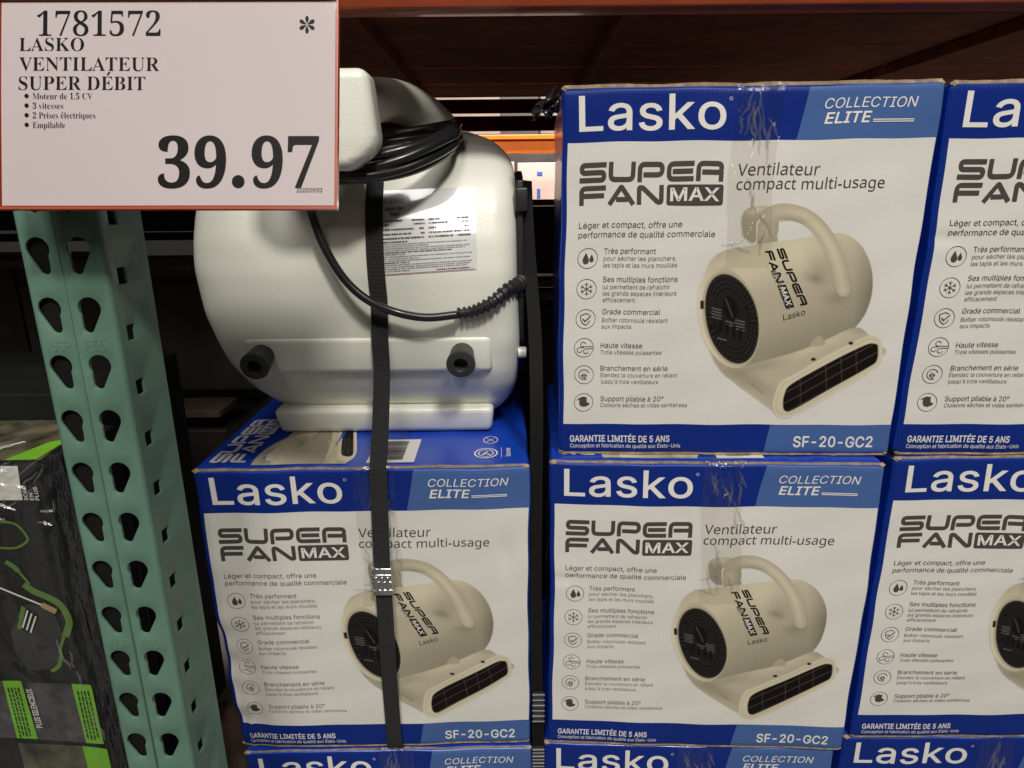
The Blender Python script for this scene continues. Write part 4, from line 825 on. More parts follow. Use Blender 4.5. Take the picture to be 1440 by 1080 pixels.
# ------------------------------------------------------------------ webbing straps
def webbing():
    m = mat('black_woven_strap', (.022, .021, .020), .6, spec=.25); nt = m.node_tree; bs = nt.nodes['Principled BSDF']; uv = nt.nodes.new('ShaderNodeUVMap'); uv.uv_map = 'weave'
    s = nt.nodes.new('ShaderNodeSeparateXYZ'); nt.links.new(uv.outputs[0], s.inputs[0])
    a = mnode(nt, 'SINE', mnode(nt, 'MULTIPLY', mnode(nt, 'ADD', s.outputs[0], s.outputs[1]), 1900)); c = mnode(nt, 'SINE', mnode(nt, 'MULTIPLY', mnode(nt, 'SUBTRACT', s.outputs[0], s.outputs[1]), 1900))
    h = mnode(nt, 'MULTIPLY', a, c); bp = nt.nodes.new('ShaderNodeBump'); bp.inputs['Strength'].default_value = .9; bp.inputs['Distance'].default_value = .0006
    nt.links.new(h, bp.inputs['Height']); nt.links.new(bp.outputs[0], bs.inputs['Normal'])
    col = nt.nodes.new('ShaderNodeMapRange'); nt.links.new(h, col.inputs[0]); col.inputs[1].default_value = -1; col.inputs[2].default_value = 1; col.inputs[3].default_value = .006; col.inputs[4].default_value = .055  # weave highlights and dark recesses painted into the colour
    nt.links.new(col.outputs[0], bs.inputs['Base Color']); return m
M_WEB = webbing()
def strap_mesh(name, path, wd, th, parent, twist=None, xdir=(1, 0, 0)):
    pts = [Vector(p) for p in catmull(path, 8)]; X = Vector(xdir); v = []; f = []; L = 0; uvs = []
    for i, p in enumerate(pts):
        t = (pts[min(i+1, len(pts)-1)]-pts[max(i-1, 0)]).normalized(); xd = (X-t*X.dot(t)).normalized(); nn = t.cross(xd).normalized()
        L += (pts[i]-pts[i-1]).length if i else 0
        for a, c in ((-.5, -.5), (-.25, -.58), (0, -.6), (.25, -.58), (.5, -.5), (.5, .5), (-.5, .5)): v.append(p+xd*a*wd+nn*c*th); uvs.append(((a+.5)*wd, L))
    for i in range(len(pts)-1):
        for k in range(7): f.append((i*7+k, i*7+(k+1) % 7, (i+1)*7+(k+1) % 7, (i+1)*7+k))
    f += [tuple(range(7)), tuple((len(pts)-1)*7+6-k for k in range(7))]; o = mesh(name, v, f, M_WEB, parent, False)
    bm = bmesh.new(); bm.from_mesh(o.data); bmesh.ops.recalc_face_normals(bm, faces=bm.faces); bm.to_mesh(o.data); bm.free()
    ul = o.data.uv_layers.new(name='weave'); 
    for l in o.data.loops: ul.data[l.index].uv = uvs[l.vertex_index]
    return smooth_by_angle(o, 50)
strap = thing('tie_down_strap', 'black woven strap running down the front of the cream blower and the box below it', 'strap')
path = [(-.176, .90, 1.480), (-.1700, .866, 1.4600)]+[(-.1664+.0003*k, yf(z)-.0022, z) for k, z in enumerate((1.437, 1.40, 1.36, 1.32, 1.28))]+[(-.1668, .8215, 1.240), (-.1670, .8215, 1.20), (-.1668, .804, 1.160), (-.1662, .778, 1.12), (-.1662, .7585, 1.0935), (-.1665, .7545, 1.082), (-.1672, .7543, 1.04), (-.1695, .7545, .96), (-.1700, .7560, .90), (-.1715, .7600, .80), (-.1722, .7655, .70), (-.1724, .7690, .655), (-.172, .780, .6475)]
strap_mesh('webbing', path, .0212, .0016, strap)
b = MB().box((-.1825, .7485, .914), (-.1568, .7562, .954), bev=.0018)
for zz in (.922, .934, .944):
    b.box((-.1832, .7470, zz-.0016), (-.1561, .7500, zz+.0016), bev=.0009)
for xx in (-.177, -.1695, -.1625): b.box((xx-.0022, .7462, .9235), (xx+.0022, .7495, .9425), bev=.0009)
o = b.build('crimp_seal', M_CHROME, strap); smooth_by_angle(o, 40)
s2 = thing('tie_down_strap', 'black strap with a steel ratchet hanging in the gap right of the left column', 'strap')
strap_mesh('webbing', [(.020, .90, 1.43), (.021, .868, 1.38), (.0255, .855, 1.31), (.030, .83, 1.24), (.031, .80, 1.15), (.030, .79, 1.04), (.029, .785, .90), (.031, .78, .75), (.034, .78, .60), (.036, .78, .45)], .017, .0018, s2, xdir=(1, .25, 0))
for o_ in s2.children: o_.data.materials.clear(); o_.data.materials.append(mat('black_strap_plain', (.008, .008, .008), .7, spec=.15))
M_RATCH = mat('grey_steel', (.12, .12, .125), .5, metal=.8, bump=[(90, .6, .0015)])
for (zz, hh) in ((.715, .045), (.628, .030)):
    b = MB()
    for k in range(6): b.tube([(.0245, .772, zz-hh/2+hh*k/5), (.0415, .772, zz-hh/2+hh*k/5)], .0026 if k % 2 else .0019, 10)
    b.box((.0255, .773, zz-hh/2), (.0405, .779, zz+hh/2), bev=.001); o = b.build('ratchet_buckle', M_RATCH, s2); smooth_by_angle(o, 40)

# ------------------------------------------------------------------ price sign in its holder
sg = thing('price_sign', 'white price card in a red edged holder reading 39.97, hung on the green post', 'price sign')
S00, S10, S11, S01 = (np.array(p) for p in ((-.3843, .5610, 1.5559), (-.1291, .5605, 1.5541), (-.1317, .5177, 1.4028), (-.3858, .5183, 1.4052)))
SN = np.cross(S10-S00, S00-S01); SN /= np.linalg.norm(SN)
if SN[1] > 0: SN = -SN
def sgm(uv, e):       # card coordinates: 474 wide, 292 high, origin top left
    u = (uv[:, 0]-1)/474.; v = (uv[:, 1]-2)/292.
    q = (1-v)[:, None]*((1-u)[:, None]*S00+u[:, None]*S10)+v[:, None]*((1-u)[:, None]*S01+u[:, None]*S11)
    return q+SN*(e+.0006*np.sin(u*5+1)*np.sin(v*4))[:, None]
def sheet(name, x0, y0, x1, y1, e0, m, parent, nu=24, nv=16, back=None):
    g = np.array([(x0+(x1-x0)*i/(nu-1), y0+(y1-y0)*j/(nv-1)) for i in range(nu) for j in range(nv)]); v = sgm(g, np.full(len(g), e0)); f = [q for q in grid_faces(nu, nv)]
    if back is not None:
        v2 = sgm(g, np.full(len(g), back)); n = len(v); v = np.vstack([v, v2]); f = f+[tuple(i+n for i in q[::-1]) for q in f]
        ed = [i*nv for i in range(nu)]+[(nu-1)*nv+j for j in range(1, nv)]+[i*nv+nv-1 for i in range(nu-2, -1, -1)]+[j for j in range(nv-2, 0, -1)]
        f += [(ed[i], ed[(i+1) % len(ed)], ed[(i+1) % len(ed)]+n, ed[i]+n) for i in range(len(ed))]
    o = mesh(name, v, f, m, parent, False); bm = bmesh.new(); bm.from_mesh(o.data); bmesh.ops.recalc_face_normals(bm, faces=bm.faces); bm.to_mesh(o.data); bm.free(); return smooth_by_angle(o, 40)
sheet('holder_back', -2, -.5, 477, 296, -.0006, M_SIGNRED, sg, back=-.0028)
M_PAPER = mat('sign_paper', (.53, .475, .485), .5, noise=(3, .04)); sheet('paper_card', 2.5, 3, 472, 290, 0, M_PAPER, sg, back=-.0004)  # pinkish reflection tint put into the paper colour
sheet('clear_sleeve', -1, 0, 476, 295, .0011, M_SLEEVE, sg)
b = MB(); bw = [(-2, -.5, 477, 1.5), (-2, 292.5, 477, 296), (-2, 1.5, .8, 292.5), (474.3, 1.5, 477, 292.5)]
V_ = []
for (x0, y0, x1, y1) in bw:
    g = np.array([(x0, y0), (x1, y0), (x1, y1), (x0, y1)]); v = np.vstack([sgm(g, np.full(4, .0022)), sgm(g, np.full(4, -.0006))]); b.add(v, [(3, 2, 1, 0), (0, 1, 5, 4), (1, 2, 6, 5), (2, 3, 7, 6), (3, 0, 4, 7)])
b.build('holder_rim', M_SIGNRED, sg)
p = Print(); fy = lambda v: np.c_[v[:, 0], -v[:, 1]]
def st(s, x0, x1, y, h, style='serif', off=-.010, **k): p.text(s, x0, -y, h, x1-x0, style=style, xf=fy, off=off, eps=.0004, **k)
st('1781572', 53, 226, 51.5, 34.5, off=-.013, res=6)
for k in range(6):
    a = R(90+60*k); c, s = math.cos(a), math.sin(a); q = [(432+c*1, 35.5-s*1), (432+c*8-s*2.6, 35.5-s*8-c*2.6), (432+c*11.5-s*1.6, 35.5-s*11.5-c*1.6), (432+c*12, 35.5-s*12), (432+c*11.5+s*1.6, 35.5-s*11.5+c*1.6), (432+c*8+s*2.6, 35.5-s*8+c*2.6)]
    p.add(q, [(0, 1, 2, 3, 4, 5)], 0, .0004+.00004*k)
st('LASKO', 28, 119, 72.5, 18.5); st('VENTILATEUR', 28, 224.5, 100.5, 19); st('SUPER DÉBIT', 27.5, 205, 127.5, 19)
for s, y, x1 in (('Moteur de 1,5 CV', 140.5, 131), ('3 vitesses', 154, 90), ('2 Prises électriques', 167.5, 135), ('Empilable', 181, 92.5)):
    st(s, 47, x1, y, 8.4, off=-.012)
    p.add([(38.5+3*math.cos(i*.524), y-4.5+3*math.sin(i*.524)) for i in range(12)], [tuple(range(12))], 0, .0004)
st('39', 223, 319, 264.5, 68, off=.006, res=8); st('97', 355, 450, 264.5, 68, off=.006, res=8)
p.add([(336.5+9*math.cos(i*.262), 256.5+9.2*math.sin(i*.262)) for i in range(24)], [tuple(range(24))], 0, .0004)
st('2025/09/03', 419, 455, 271.5, 5.8, style='sans', off=0)
p.build('sign_lettering', sgm, [M_SIGNINK], sg)
b = MB().box((-.3905, .5655, 1.552), (-.3450, .5672, 1.585), bev=.0005); b.box((-.3905, .5630, 1.5555), (-.3450, .5660, 1.5575), bev=.0005); b.build('hanger', M_SIGNRED, sg)

# ------------------------------------------------------------------ green rack post
M_GREEN = mat('green_rack_enamel', (.108, .205, .150), .45, coat=.08, noise=(7, .26), bump=[(60, .3, .0012), (380, .15, .0004)], coat_rough=.25)
post = thing('rack_post', 'green perforated steel rack post with two rows of teardrop holes', 'rack post', (-.3765, .5661, .30), -.0107)
def plate(name, x0, x1, zs, holes, th, m, parent, P3, lip=.0007):
    """sheet x0..x1 cut into one cell per hole; zs are the cell limits; P3(x, z, d) places a point, d runs into the sheet"""
    v = []; f = []
    for (a, c), hl in zip(zip(zs[:-1], zs[1:]), holes):
        for (xa, xb, h) in hl:
            n = len(h); cx = sum(q[0] for q in h)/n; cz = sum(q[1] for q in h)/n; o = len(v)
            ring = []
            for (hx, hz) in h:
                dx, dz = hx-cx, hz-cz; t = min(((xb-cx)/dx if dx > 1e-9 else (xa-cx)/dx if dx < -1e-9 else 1e9), ((c-cz)/dz if dz > 1e-9 else (a-cz)/dz if dz < -1e-9 else 1e9)); ring.append((cx+dx*t, cz+dz*t))
            # cell corners slotted in by angle
            pts = [(math.atan2(q[1]-cz, q[0]-cx), q, k) for k, q in enumerate(ring)]
            for (qx, qz) in ((xa, a), (xb, a), (xb, c), (xa, c)): pts.append((math.atan2(qz-cz, qx-cx), (qx, qz), None))
            pts.sort(key=lambda q: q[0]); st_ = next(i for i, q in enumerate(pts) if q[2] is not None); pts = pts[st_:]+pts[:st_]
            def fatter(hx, hz, e): d = math.hypot(hx-cx, hz-cz); return cx+(hx-cx)*(d+e)/d, cz+(hz-cz)*(d+e)/d
            for q in pts: v.append(P3(q[1][0], q[1][1], 0))
            H0 = len(v)
            for (hx, hz) in h: v.append(P3(*fatter(hx, hz, lip), 0))
            for (hx, hz) in h: v.append(P3(*fatter(hx, hz, lip*.3), lip*.35))
            for (hx, hz) in h: v.append(P3(hx, hz, lip))
            for (hx, hz) in h: v.append(P3(hx, hz, th))
            m_ = len(pts); cur = pts[0][2]
            for i in range(m_):
                nx_ = pts[(i+1) % m_][2]
                if nx_ is None: f.append((o+i, o+(i+1) % m_, H0+cur))
                elif nx_ == cur: f.append((o+i, o+(i+1) % m_, H0+cur))
                else: f.append((o+i, o+(i+1) % m_, H0+nx_, H0+cur)); cur = nx_
            for L_ in range(3):
                for k in range(n): f.append((H0+L_*n+k, H0+L_*n+(k+1) % n, H0+(L_+1)*n+(k+1) % n, H0+(L_+1)*n+k))
    o_ = mesh(name, v, f, m, parent); bm = bmesh.new(); bm.from_mesh(o_.data); bmesh.ops.remove_doubles(bm, verts=bm.verts, dist=1e-6); bmesh.ops.recalc_face_normals(bm, faces=bm.faces); bm.to_mesh(o_.data); bm.free(); return smooth_by_angle(o_, 35)
def keyhole(cx, cz, sgn):
    r = .0087; pts = [(r*math.cos(R(a)), .003+r*math.sin(R(a))) for a in range(-35, 206, 12)]       # outer straight side is on the left for sgn=+1
    pts += [(.0006+.0042*math.cos(R(a)), -.0122+.0042*math.sin(R(a))) if False else (.0030+.0042*math.cos(R(a)), -.0122+.0042*math.sin(R(a))) for a in range(205, 361, 15)]
    pts += [(.0072, -.0050)]
    pts = [(sgn*x*1.13+cx, y*1.10+.0004+cz) for x, y in pts]; return pts[::-1] if sgn > 0 else pts
PZ0 = .30; zk = [1.3678-.0508*i for i in range(20, -20, -1)]; zlim = [z-.0281-PZ0 for z in zk]+[zk[-1]+.0227-PZ0]; zlim[0] = 0; ptop = zlim[-1]+PZ0
ccw = lambda h: sorted(h, key=lambda q: 0) 
plate('front_plate', -.0333, .0290, zlim, [[(-.0333, -.0045, keyhole(-.0218, z-PZ0, 1)), (-.0045, .0290, keyhole(.0128, z-PZ0, -1))] for z in zk], .0024, M_GREEN, post, lambda x, z, d: (x, d, z))
def slot(zc): return [(.0145, zc-.0072), (.0208, zc-.0072), (.0270, zc-.0072), (.0270, zc), (.0270, zc+.0072), (.0208, zc+.0072), (.0145, zc+.0072), (.0145, zc)]
for X_, sg_ in ((.0338, -1), (-.0381, 1)):
    plate('side_flange', .0047, .066, [z-.0008 if k else z for k, z in enumerate(zlim)][:-1]+[zlim[-1]], [[(.0047, .066, slot(z-.0213-PZ0+(.0072 if k_ == 0 else 0)))] for k_, z in enumerate(zk)], .0024, M_GREEN, post, lambda x, z, d: (X_+sg_*d, x, z), .0004)
b = MB()
for sx, cx in ((1, .0290), (-1, -.0333)):
    v = []; 
    for k in range(7):
        t = R(90*k/6)
        for r_ in (.0047, .0023): v += [(cx+sx*r_*math.sin(t), .0047-r_*math.cos(t), z) for z in (0, ptop-PZ0)]
    f = []
    for k in range(6):
        a = k*4; f += [(a, a+4, a+5, a+1), (a+2, a+3, a+7, a+6)]
    b.add(v, f)
o = b.build('folded_corner', M_GREEN, post, True)
b = MB().tube([(-.0045, -.0002, .0), (-.0045, -.0002, ptop-PZ0)], .0011, 10); b.build('pressed_rib', M_GREEN, post, True)
MB().box((-.0350, .0050, 0), (-.0165, .030, ptop-PZ0), bev=.001).build('dark_hole_strip', mat('hole_black', (.008, .008, .008), .7, spec=.1), post)  # black strip added inside the post to darken the left keyholes
def pressed(o):
    bm = bmesh.new(); bm.from_mesh(o.data); r_ = bmesh.ops.extrude_face_region(bm, geom=bm.faces[:])
    for q in r_['geom']:
        if isinstance(q, bmesh.types.BMVert): q.co.y += .0012
    bmesh.ops.recalc_face_normals(bm, faces=bm.faces); bm.to_mesh(o.data); bm.free()
for ws, wx, ww in [(a, b_, c) for a, b_, c in (('USP', -.0262, .0165), ('F35', .0035, .0180)) for _ in (0,)]:
  for z in (1.2836, 1.2836-.3048, 1.2836+.3048):
    p = Print(); p.text(ws, wx, z-PZ0, .0092, ww); vv = [(x, -.0004, y) for x, y in p.v]; o = mesh('pressed_lettering', vv, p.f, M_GREEN, post)
    pressed(o)

# ------------------------------------------------------------------ rack beams, shelf deck and things behind
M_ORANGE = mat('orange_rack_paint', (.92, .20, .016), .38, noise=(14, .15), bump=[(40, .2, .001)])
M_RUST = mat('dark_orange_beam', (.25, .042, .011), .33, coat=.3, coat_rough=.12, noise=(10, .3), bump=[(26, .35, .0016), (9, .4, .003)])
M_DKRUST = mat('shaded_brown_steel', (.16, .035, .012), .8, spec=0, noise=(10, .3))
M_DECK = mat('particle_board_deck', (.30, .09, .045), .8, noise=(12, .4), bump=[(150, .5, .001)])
M_WOOD = mat('pallet_wood', (.15, .10, .07), .8, noise=(18, .45), bump=[(60, .5, .002)])
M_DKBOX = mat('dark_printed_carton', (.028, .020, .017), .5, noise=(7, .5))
M_BRBOX = mat('brown_carton', (.20, .13, .08), .7, noise=(6, .3))
M_DULLBOX = mat('dull_carton', (.13, .105, .09), .7, noise=(5, .25))
M_PALEBOX = mat('pale_carton', (.42, .34, .31), .6, noise=(5, .1))
M_CONC = mat('concrete_floor', (.12, .115, .11), .6, noise=(3, .3), bump=[(40, .3, .002)])
b = MB().box((-3, -4, -.02), (3, 5, 0)); o = b.build('floor', M_CONC); o['kind'] = 'structure'
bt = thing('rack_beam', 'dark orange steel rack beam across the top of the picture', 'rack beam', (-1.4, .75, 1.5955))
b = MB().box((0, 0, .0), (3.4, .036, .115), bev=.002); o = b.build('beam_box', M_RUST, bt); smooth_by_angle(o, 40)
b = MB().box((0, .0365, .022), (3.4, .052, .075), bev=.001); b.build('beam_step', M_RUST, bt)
for x in (-.198, -.168, -.150):
    b = MB().box((x-.004, .845, 1.612), (x+.004, .853, 1.624), bev=.0006); tag(b.build('deck_clip', M_ORANGE), {-.198: 'leftmost of the small orange clips under the dark beam', -.168: 'middle of the three small orange clips under the dark beam', -.150: 'rightmost of the small orange clips under the dark beam'}[x], 'clip', 'small orange clips under the beam')
dk = thing('shelf_deck', 'dark brown boards of the shelf above the boxes, in deep shade', 'shelf', (-1.4, .80, 1.707))
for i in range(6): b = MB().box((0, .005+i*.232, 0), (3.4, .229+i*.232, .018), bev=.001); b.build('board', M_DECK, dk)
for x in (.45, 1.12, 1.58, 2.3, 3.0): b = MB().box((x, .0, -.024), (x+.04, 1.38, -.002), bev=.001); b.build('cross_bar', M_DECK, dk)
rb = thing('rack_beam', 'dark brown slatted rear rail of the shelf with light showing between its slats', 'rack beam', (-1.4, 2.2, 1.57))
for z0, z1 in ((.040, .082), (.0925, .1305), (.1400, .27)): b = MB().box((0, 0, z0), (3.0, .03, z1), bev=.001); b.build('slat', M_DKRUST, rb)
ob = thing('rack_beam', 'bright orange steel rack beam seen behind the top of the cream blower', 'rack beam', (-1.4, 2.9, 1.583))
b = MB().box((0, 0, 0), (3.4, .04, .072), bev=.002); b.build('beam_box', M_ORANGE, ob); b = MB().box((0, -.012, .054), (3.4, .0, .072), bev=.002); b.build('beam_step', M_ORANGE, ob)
GP = 'pale cartons on the next rack'; M_BLUEMARK = mat('blue_mark', (.03, .08, .35), .5)
for i, (x0, x1, z0, z1, y) in enumerate(((-.40, .02, 1.37, 1.565, 3.2), (.035, .30, 1.37, 1.56, 3.2))):
    t_ = thing('carton', ('pale carton on the next rack directly behind the blower', 'pale carton with small blue marks seen in the gap beside the blower')[i], 'cardboard box', (x0, y, z0), 0, GP)
    MB().box((0, 0, 0), (x1-x0, .3, z1-z0), bev=.004).build('carton_body', M_PALEBOX, t_)
    for q in ([(.09, .135), (.115, .135), (.115, .150), (.09, .150)], [(.09, .035), (.105, .035), (.105, .075), (.09, .075)]): mesh('printed_mark', [(x, -.002, y_) for x, y_ in q], [(0, 1, 2, 3)], M_BLUEMARK, t_)
for i, (x0, x1) in enumerate(((-.95, -.56), (-.52, -.42), (-.29, -.03), (.10, .16), (.24, .75))):
    t_ = MB().box((x0*1.5, 3.4, 1.70), (x1*1.5, 3.7, 2.25), bev=.004).build('carton', M_DULLBOX); tag(t_, 'sliver of pale carton between the brown slats, '+('leftmost of five', 'second from the left', 'middle one, above the blower', 'narrow one, second from the right', 'rightmost of five')[i], 'cardboard box', 'pale cartons glimpsed between the slats')
b = MB().box((-1.5, 3.1, 1.345), (1.6, 3.16, 1.365), bev=.002); tag(b.build('shelf_rail', M_WOOD), 'brown rail under the pale cartons behind the gap', 'rail')
def pallet(loc, W_, label, n=5, mt=M_WOOD):
    t_ = thing('pallet', label, 'pallet', loc, 0, 'wooden pallets in the rack')
    for k in range(n): MB().box((0, k*.16, .10), (W_, k*.16+.10, .118), bev=.002).build('deck_board', mt, t_)
    for k in range(3): MB().box((k*(W_-.09)/2, 0, .02), (k*(W_-.09)/2+.09, .74, .099), bev=.002).build('stringer', mt, t_)
    for k in range(3): MB().box((0, k*.32, 0), (W_, k*.32+.10, .019), bev=.002).build('bottom_board', mt, t_)
pallet((-.46, .80, .06), 1.40, 'wooden pallet carrying the blue and white boxes')
for z0, s in ((.0, 0),): MB().box((0, -.01, -.06), (1.40, .75, -.0015), bev=.002).build('slip_board', M_DECK, bpy.data.objects['pallet'])
# dim stack behind the gap right of the blower; lower carton lengthened to darken it
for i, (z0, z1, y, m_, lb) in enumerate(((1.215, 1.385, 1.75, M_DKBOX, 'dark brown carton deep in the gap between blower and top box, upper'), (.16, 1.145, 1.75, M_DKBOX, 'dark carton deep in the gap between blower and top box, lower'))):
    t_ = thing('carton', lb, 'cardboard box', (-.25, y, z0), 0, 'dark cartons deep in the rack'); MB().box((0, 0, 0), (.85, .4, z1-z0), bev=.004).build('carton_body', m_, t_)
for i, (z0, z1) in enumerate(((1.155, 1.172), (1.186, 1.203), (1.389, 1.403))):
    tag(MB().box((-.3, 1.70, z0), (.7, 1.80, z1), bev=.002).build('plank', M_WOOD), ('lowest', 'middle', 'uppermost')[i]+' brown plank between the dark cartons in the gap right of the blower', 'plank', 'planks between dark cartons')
# dim shelves and cartons left of and behind the green post
rgn = random.Random(5); M_DIM = mat('dimmed_wood', (.075, .05, .036), .9, noise=(20, .4))  # M_DIM: wood colour darkened to stand for the shade back here
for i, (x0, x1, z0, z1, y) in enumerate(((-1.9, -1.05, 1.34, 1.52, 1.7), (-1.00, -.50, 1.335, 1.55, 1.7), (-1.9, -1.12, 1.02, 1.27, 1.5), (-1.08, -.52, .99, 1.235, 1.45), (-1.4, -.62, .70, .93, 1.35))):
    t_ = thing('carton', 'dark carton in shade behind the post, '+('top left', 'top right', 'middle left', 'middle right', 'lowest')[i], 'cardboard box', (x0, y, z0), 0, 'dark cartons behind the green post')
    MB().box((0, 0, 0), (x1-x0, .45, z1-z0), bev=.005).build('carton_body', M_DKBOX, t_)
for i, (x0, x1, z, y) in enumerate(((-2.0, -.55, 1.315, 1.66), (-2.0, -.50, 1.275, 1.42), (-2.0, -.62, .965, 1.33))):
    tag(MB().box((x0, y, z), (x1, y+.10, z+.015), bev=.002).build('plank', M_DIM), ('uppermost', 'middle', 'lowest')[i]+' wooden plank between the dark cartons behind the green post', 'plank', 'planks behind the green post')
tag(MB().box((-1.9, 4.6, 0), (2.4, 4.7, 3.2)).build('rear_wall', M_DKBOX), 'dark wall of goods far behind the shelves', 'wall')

# ------------------------------------------------------------------ black and green retail box in stretch film, left of the post
M_PB = mat('retail_box_black', (.010, .011, .010), .45, spec=.2, noise=(8, .35)); M_LIME = mat('retail_lime', (.17, .44, .025), .4, noise=(20, .15)); M_LIME2 = mat('retail_dark_lime', (.10, .19, .03), .45)
M_PH = mat('retail_photo_grey', (.07, .065, .068), .45, noise=(40, .8)); M_PH2 = mat('retail_photo_olive', (.10, .09, .055), .45, noise=(30, .8)); M_TAN = mat('retail_tan', (.42, .25, .10), .5); M_CUP = mat('retail_charcoal', (.03, .031, .03), .35)
rx = thing('retail_box', 'black and lime green retail box wrapped in clear film, left of the green post', 'retail box', (-.92, .68, .36))
RO = np.array((-.92, .68, .36))
MB().box((0, 0, 0), (.402, .135, .770), bev=.004).build('carton_body', M_PB, rx)
def rp(name, items, top=False):
    p = Print(); mats = []
    for it in items:
        if it[2] not in mats: mats.append(it[2])
        k = mats.index(it[2])
        if it[0] == 'poly': p.poly(it[1], m=k, eps=.0010+.0005*it[3])
        else: p.ribbon(it[1], it[4], m=k, eps=.0010+.0005*it[3])
    v = np.array(p.v); e = np.array(p.e)
    P_ = np.c_[v[:, 0]-RO[0], -e, v[:, 1]-RO[2]] if not top else np.c_[v[:, 0]-RO[0], v[:, 1]-RO[1], .770+e]
    return mesh(name, P_, p.f, mats, rx, False, p.m)
c2 = lambda pts, n=6: curve2(pts, n)
rp('headband_print', [('rib', c2([(-.571, .981), (-.5614, .9717), (-.5469, .9636), (-.5348, .9542), (-.5293, .9407), (-.5284, .9272), (-.5365, .9095)]), M_LIME2, 2, .0085), ('rib', c2([(-.5855, 1.0097), (-.5775, 1.0044), (-.5641, .9809)]), M_LIME2, 2, .003),
   ('rib', c2([(-.5855, 1.0110), (-.578, 1.0050), (-.573, .998)]), M_LIME2, 3, .006), ('rib', c2([(-.5374, .9109), (-.5459, .8917), (-.5464, .8805), (-.5515, .8693), (-.5623, .8609)]), M_LIME2, 2, .0035), ('rib', c2([(-.5464, .8825), (-.5515, .8693), (-.5623, .8609)]), M_LIME2, 3, .005)])
rp('earcup_print', [('poly', c2([(-.6015, .9144), (-.5771, .952), (-.5486, .9436), (-.5404, .9137), (-.5504, .8749), (-.5819, .8611), (-.5992, .8811), (-.6015, .9144)]), M_CUP, 0)])
rp('ring_print', [('rib', c2([(-.63, 1.03), (-.6017, 1.0504), (-.581, 1.0607), (-.5636, 1.0578), (-.555, 1.044), (-.5557, 1.0366), (-.5699, 1.0285), (-.5877, 1.0285), (-.62, 1.029)]), M_LIME2, 2, .0028)])
rp('rod_print', [('rib', [(-.6194, .9880), (-.5536, .9531)], M_PWHITE, 4, .0022), ('rib', [(-.5545, .9544), (-.5395, .9449)], M_TAN, 5, .0075)])
rp('cup_label', [('poly', [(-.5792, .9534), (-.5622, .9398), (-.578, .9141), (-.5904, .9225)], M_PB, 3), ('poly', [(-.5792, .9534), (-.5745, .9496), (-.5868, .9201), (-.5904, .9225)], M_LIME2, 4)]+
   [('rib', [(-.5725+.004*k, .9470-.004*k), (-.5835+.004*k, .9235-.0035*k)], M_PWHITE, 5, .0018) for k in range(3)])
rp('photo_panel', [('poly', [(-.5974, .8441), (-.5423, .842), (-.5407, .753), (-.6003, .7598)], M_PH, 1), ('poly', [(-.5423, .842), (-.5200, .8403), (-.5187, .838), (-.5187, .7512), (-.5407, .753)], M_LIME, 1)])
rp('photo_panel', [('poly', [(-.6425, .8475), (-.6257, .8473), (-.6259, .7616), (-.6615, .7636)], M_PH, 1), ('poly', [(-.6257, .8473), (-.6045, .8471), (-.6029, .845), (-.6003, .7598), (-.6259, .7616)], M_LIME, 1)])
rp('photo_panel', [('poly', [(-.6263, .754), (-.5465, .7485), (-.5441, .6244), (-.627, .6253)], M_PH2, 1), ('poly', [(-.5465, .7485), (-.5180, .744), (-.5166, .742), (-.5152, .624), (-.5454, .6244)], M_LIME, 1)])
# fine dark lines that stand for the small print on the green strips
items = []
for (xa, xb, zt) in ((-.5385, -.5215, .832), (-.6225, -.6060, .838)):
    for k in range(4):
        z = zt; xx = xa+(xb-xa)*(k+.5)/4
        while z > zt-.070:
            l_ = rgn.uniform(.003, .008); items.append(('rib', [(xx, z), (xx+.0002, z-l_)], M_PB, 3, .0016)); z -= l_+.0016
rp('small_print', items)
def vtext(s, x, z, h, wd, m_, name, ang=90):
    v, f = text2d(s, 0, 0, h, wd, style='bold'); c, s_ = math.cos(R(ang)), math.sin(R(ang)); P_ = np.c_[x+v[:, 0]*c-v[:, 1]*s_-RO[0], np.full(len(v), -.0035), z+v[:, 0]*s_+v[:, 1]*c-RO[2]]; mesh(name, P_, f, m_, rx)
vtext('PLUS SILENCIEUX', -.5890, .7790, .0070, .058, M_PWHITE, 'panel_lettering', 92)
for i, s in enumerate(('SCAN', 'EN', 'PLUS')): vtext(s, -.5420+.0062*i, 1.0885, .0042, (.017, .009, .016)[i], M_INK2 if False else M_PWHITE, 'panel_lettering', 90)
rp('white_label', [('poly', [(-.62, 1.1300), (-.5467, 1.1292), (-.5498, 1.0881), (-.62, 1.0884)], M_PWHITE, 2)])
rp('lid_picture', [('poly', [(-.90, .69), (-.53, .69), (-.55, .84), (-.90, .84)], M_PH2, 0)], True)
rp('lid_tag', [('poly', [(-.570, .690), (-.535, .692), (-.540, .76), (-.558, .745)], M_LIME, 1)], True)
rp('lid_lettering', [('rib', [(-.62+.006*k, .70+.012*k), (-.60+.006*k, .725+.012*k)], M_PWHITE, 1, .005) for k in range(3)], True)
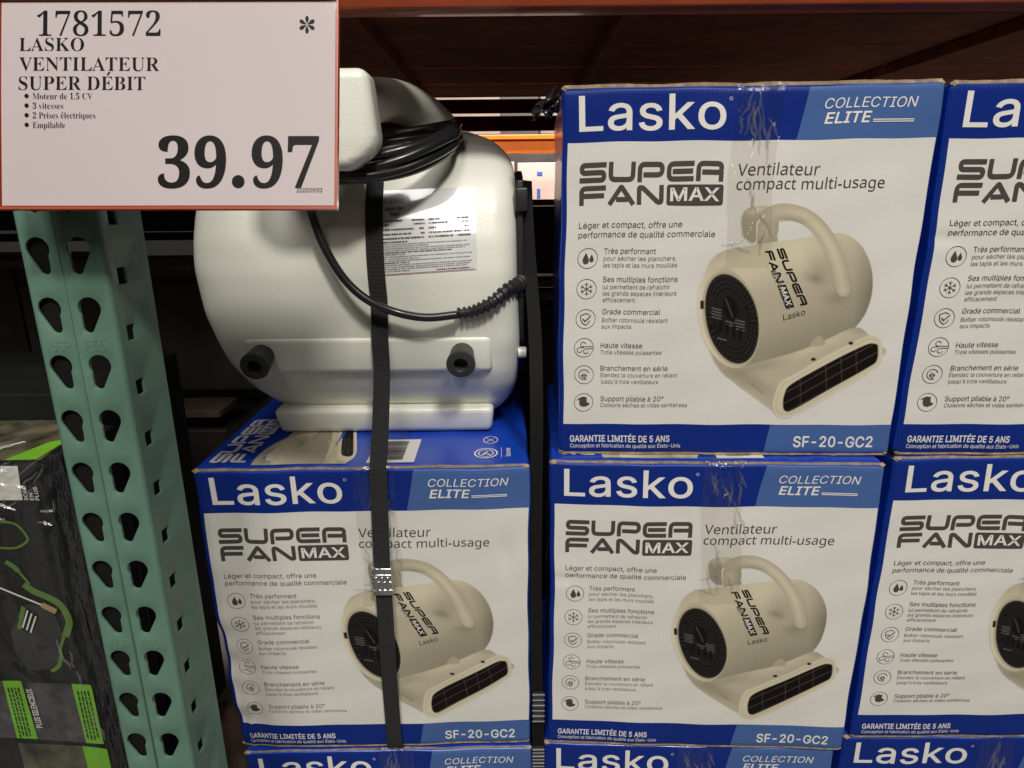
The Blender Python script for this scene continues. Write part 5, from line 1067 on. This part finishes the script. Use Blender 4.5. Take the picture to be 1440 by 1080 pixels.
# stretch film: a wrinkled skin just off the front, the right side and over the top edge
nu, nv = 70, 110; v = []
for i in range(nu):
    for j in range(nv):
        s = i/(nu-1); t = j/(nv-1); x = .06+.352*s; z = .26+.520*t; y = -.006
        if x > .402: y = -.006+(x-.402)*3
        w1 = .007*abs(math.sin(x*55+z*18+2*math.sin(z*13)))**.6+.003*abs(math.sin(z*95-x*40+3*math.sin(x*21)))*(.3+1.2*max(0, t-.8)/.2)
        v.append((x+.002*math.sin(z*30), y-w1*.8, z if t < .985 else .780-(t-.985)*0))
mesh('stretch_film', v, grid_faces(nu, nv), M_FILM, rx, True)

t_ = thing('retail_box', 'dark retail box standing right behind the film wrapped one, at the left edge', 'retail box', (-.98, .83, .5))
MB().box((0, 0, 0), (.42, .25, .668), bev=.004).build('carton_body', M_PB, t_)
o = MB().box((-.98, .70, .30), (-.50, 1.2, .358), bev=.002).build('plank', M_WOOD); tag(o, 'wooden board under the retail boxes left of the green post', 'plank')
# scrap of dark film caught on the left corner of the top middle box
b = MB(); rg = np.random.default_rng(4); n, m_ = 16, 16; v = []
for i in range(n):
    for j in range(m_):
        a, c = i/(n-1), j/(m_-1); v.append((.0545-.030*a*(1-.3*c)+.003*math.sin(c*14), .806+.012*math.sin(a*9+c*7)+.006*math.sin(a*21), 1.500+.030*c*(1-.75*a)+.006*math.sin(a*11+c*5)))
M_SCRAP = mat('dark_film', (.022, .020, .019), .22, coat=.5)
o = mesh('film_scrap', v, grid_faces(n, m_), M_SCRAP, None, True); tag(o, 'crumpled scrap of dark film at the top left corner of the uncovered box', 'film scrap')
sm = o.modifiers.new('thickness', 'SOLIDIFY'); sm.thickness = .0004

sf = [o for o in rx.children if o.name.startswith('stretch_film')][0]; r_ = random.Random(17); paths = []
for k in range(30):
    top = k < 26; x0 = r_.uniform(.29, .40) if top else r_.uniform(.37, .408); z0_ = r_.uniform(.69, .772) if top else r_.uniform(.30, .70)
    W_ = walk(r_, x0, z0_, r_.randint(5, 12), r_.uniform(.002, .006) if top else r_.uniform(-.001, .001), r_.uniform(-.002, .004) if top else -r_.uniform(.003, .008), .0016)
    paths.append([(min(x, .412), -.0125, z) for x, z in W_])
folds('film_pleat', sf, paths, M_FOLD, .0018, .0020)
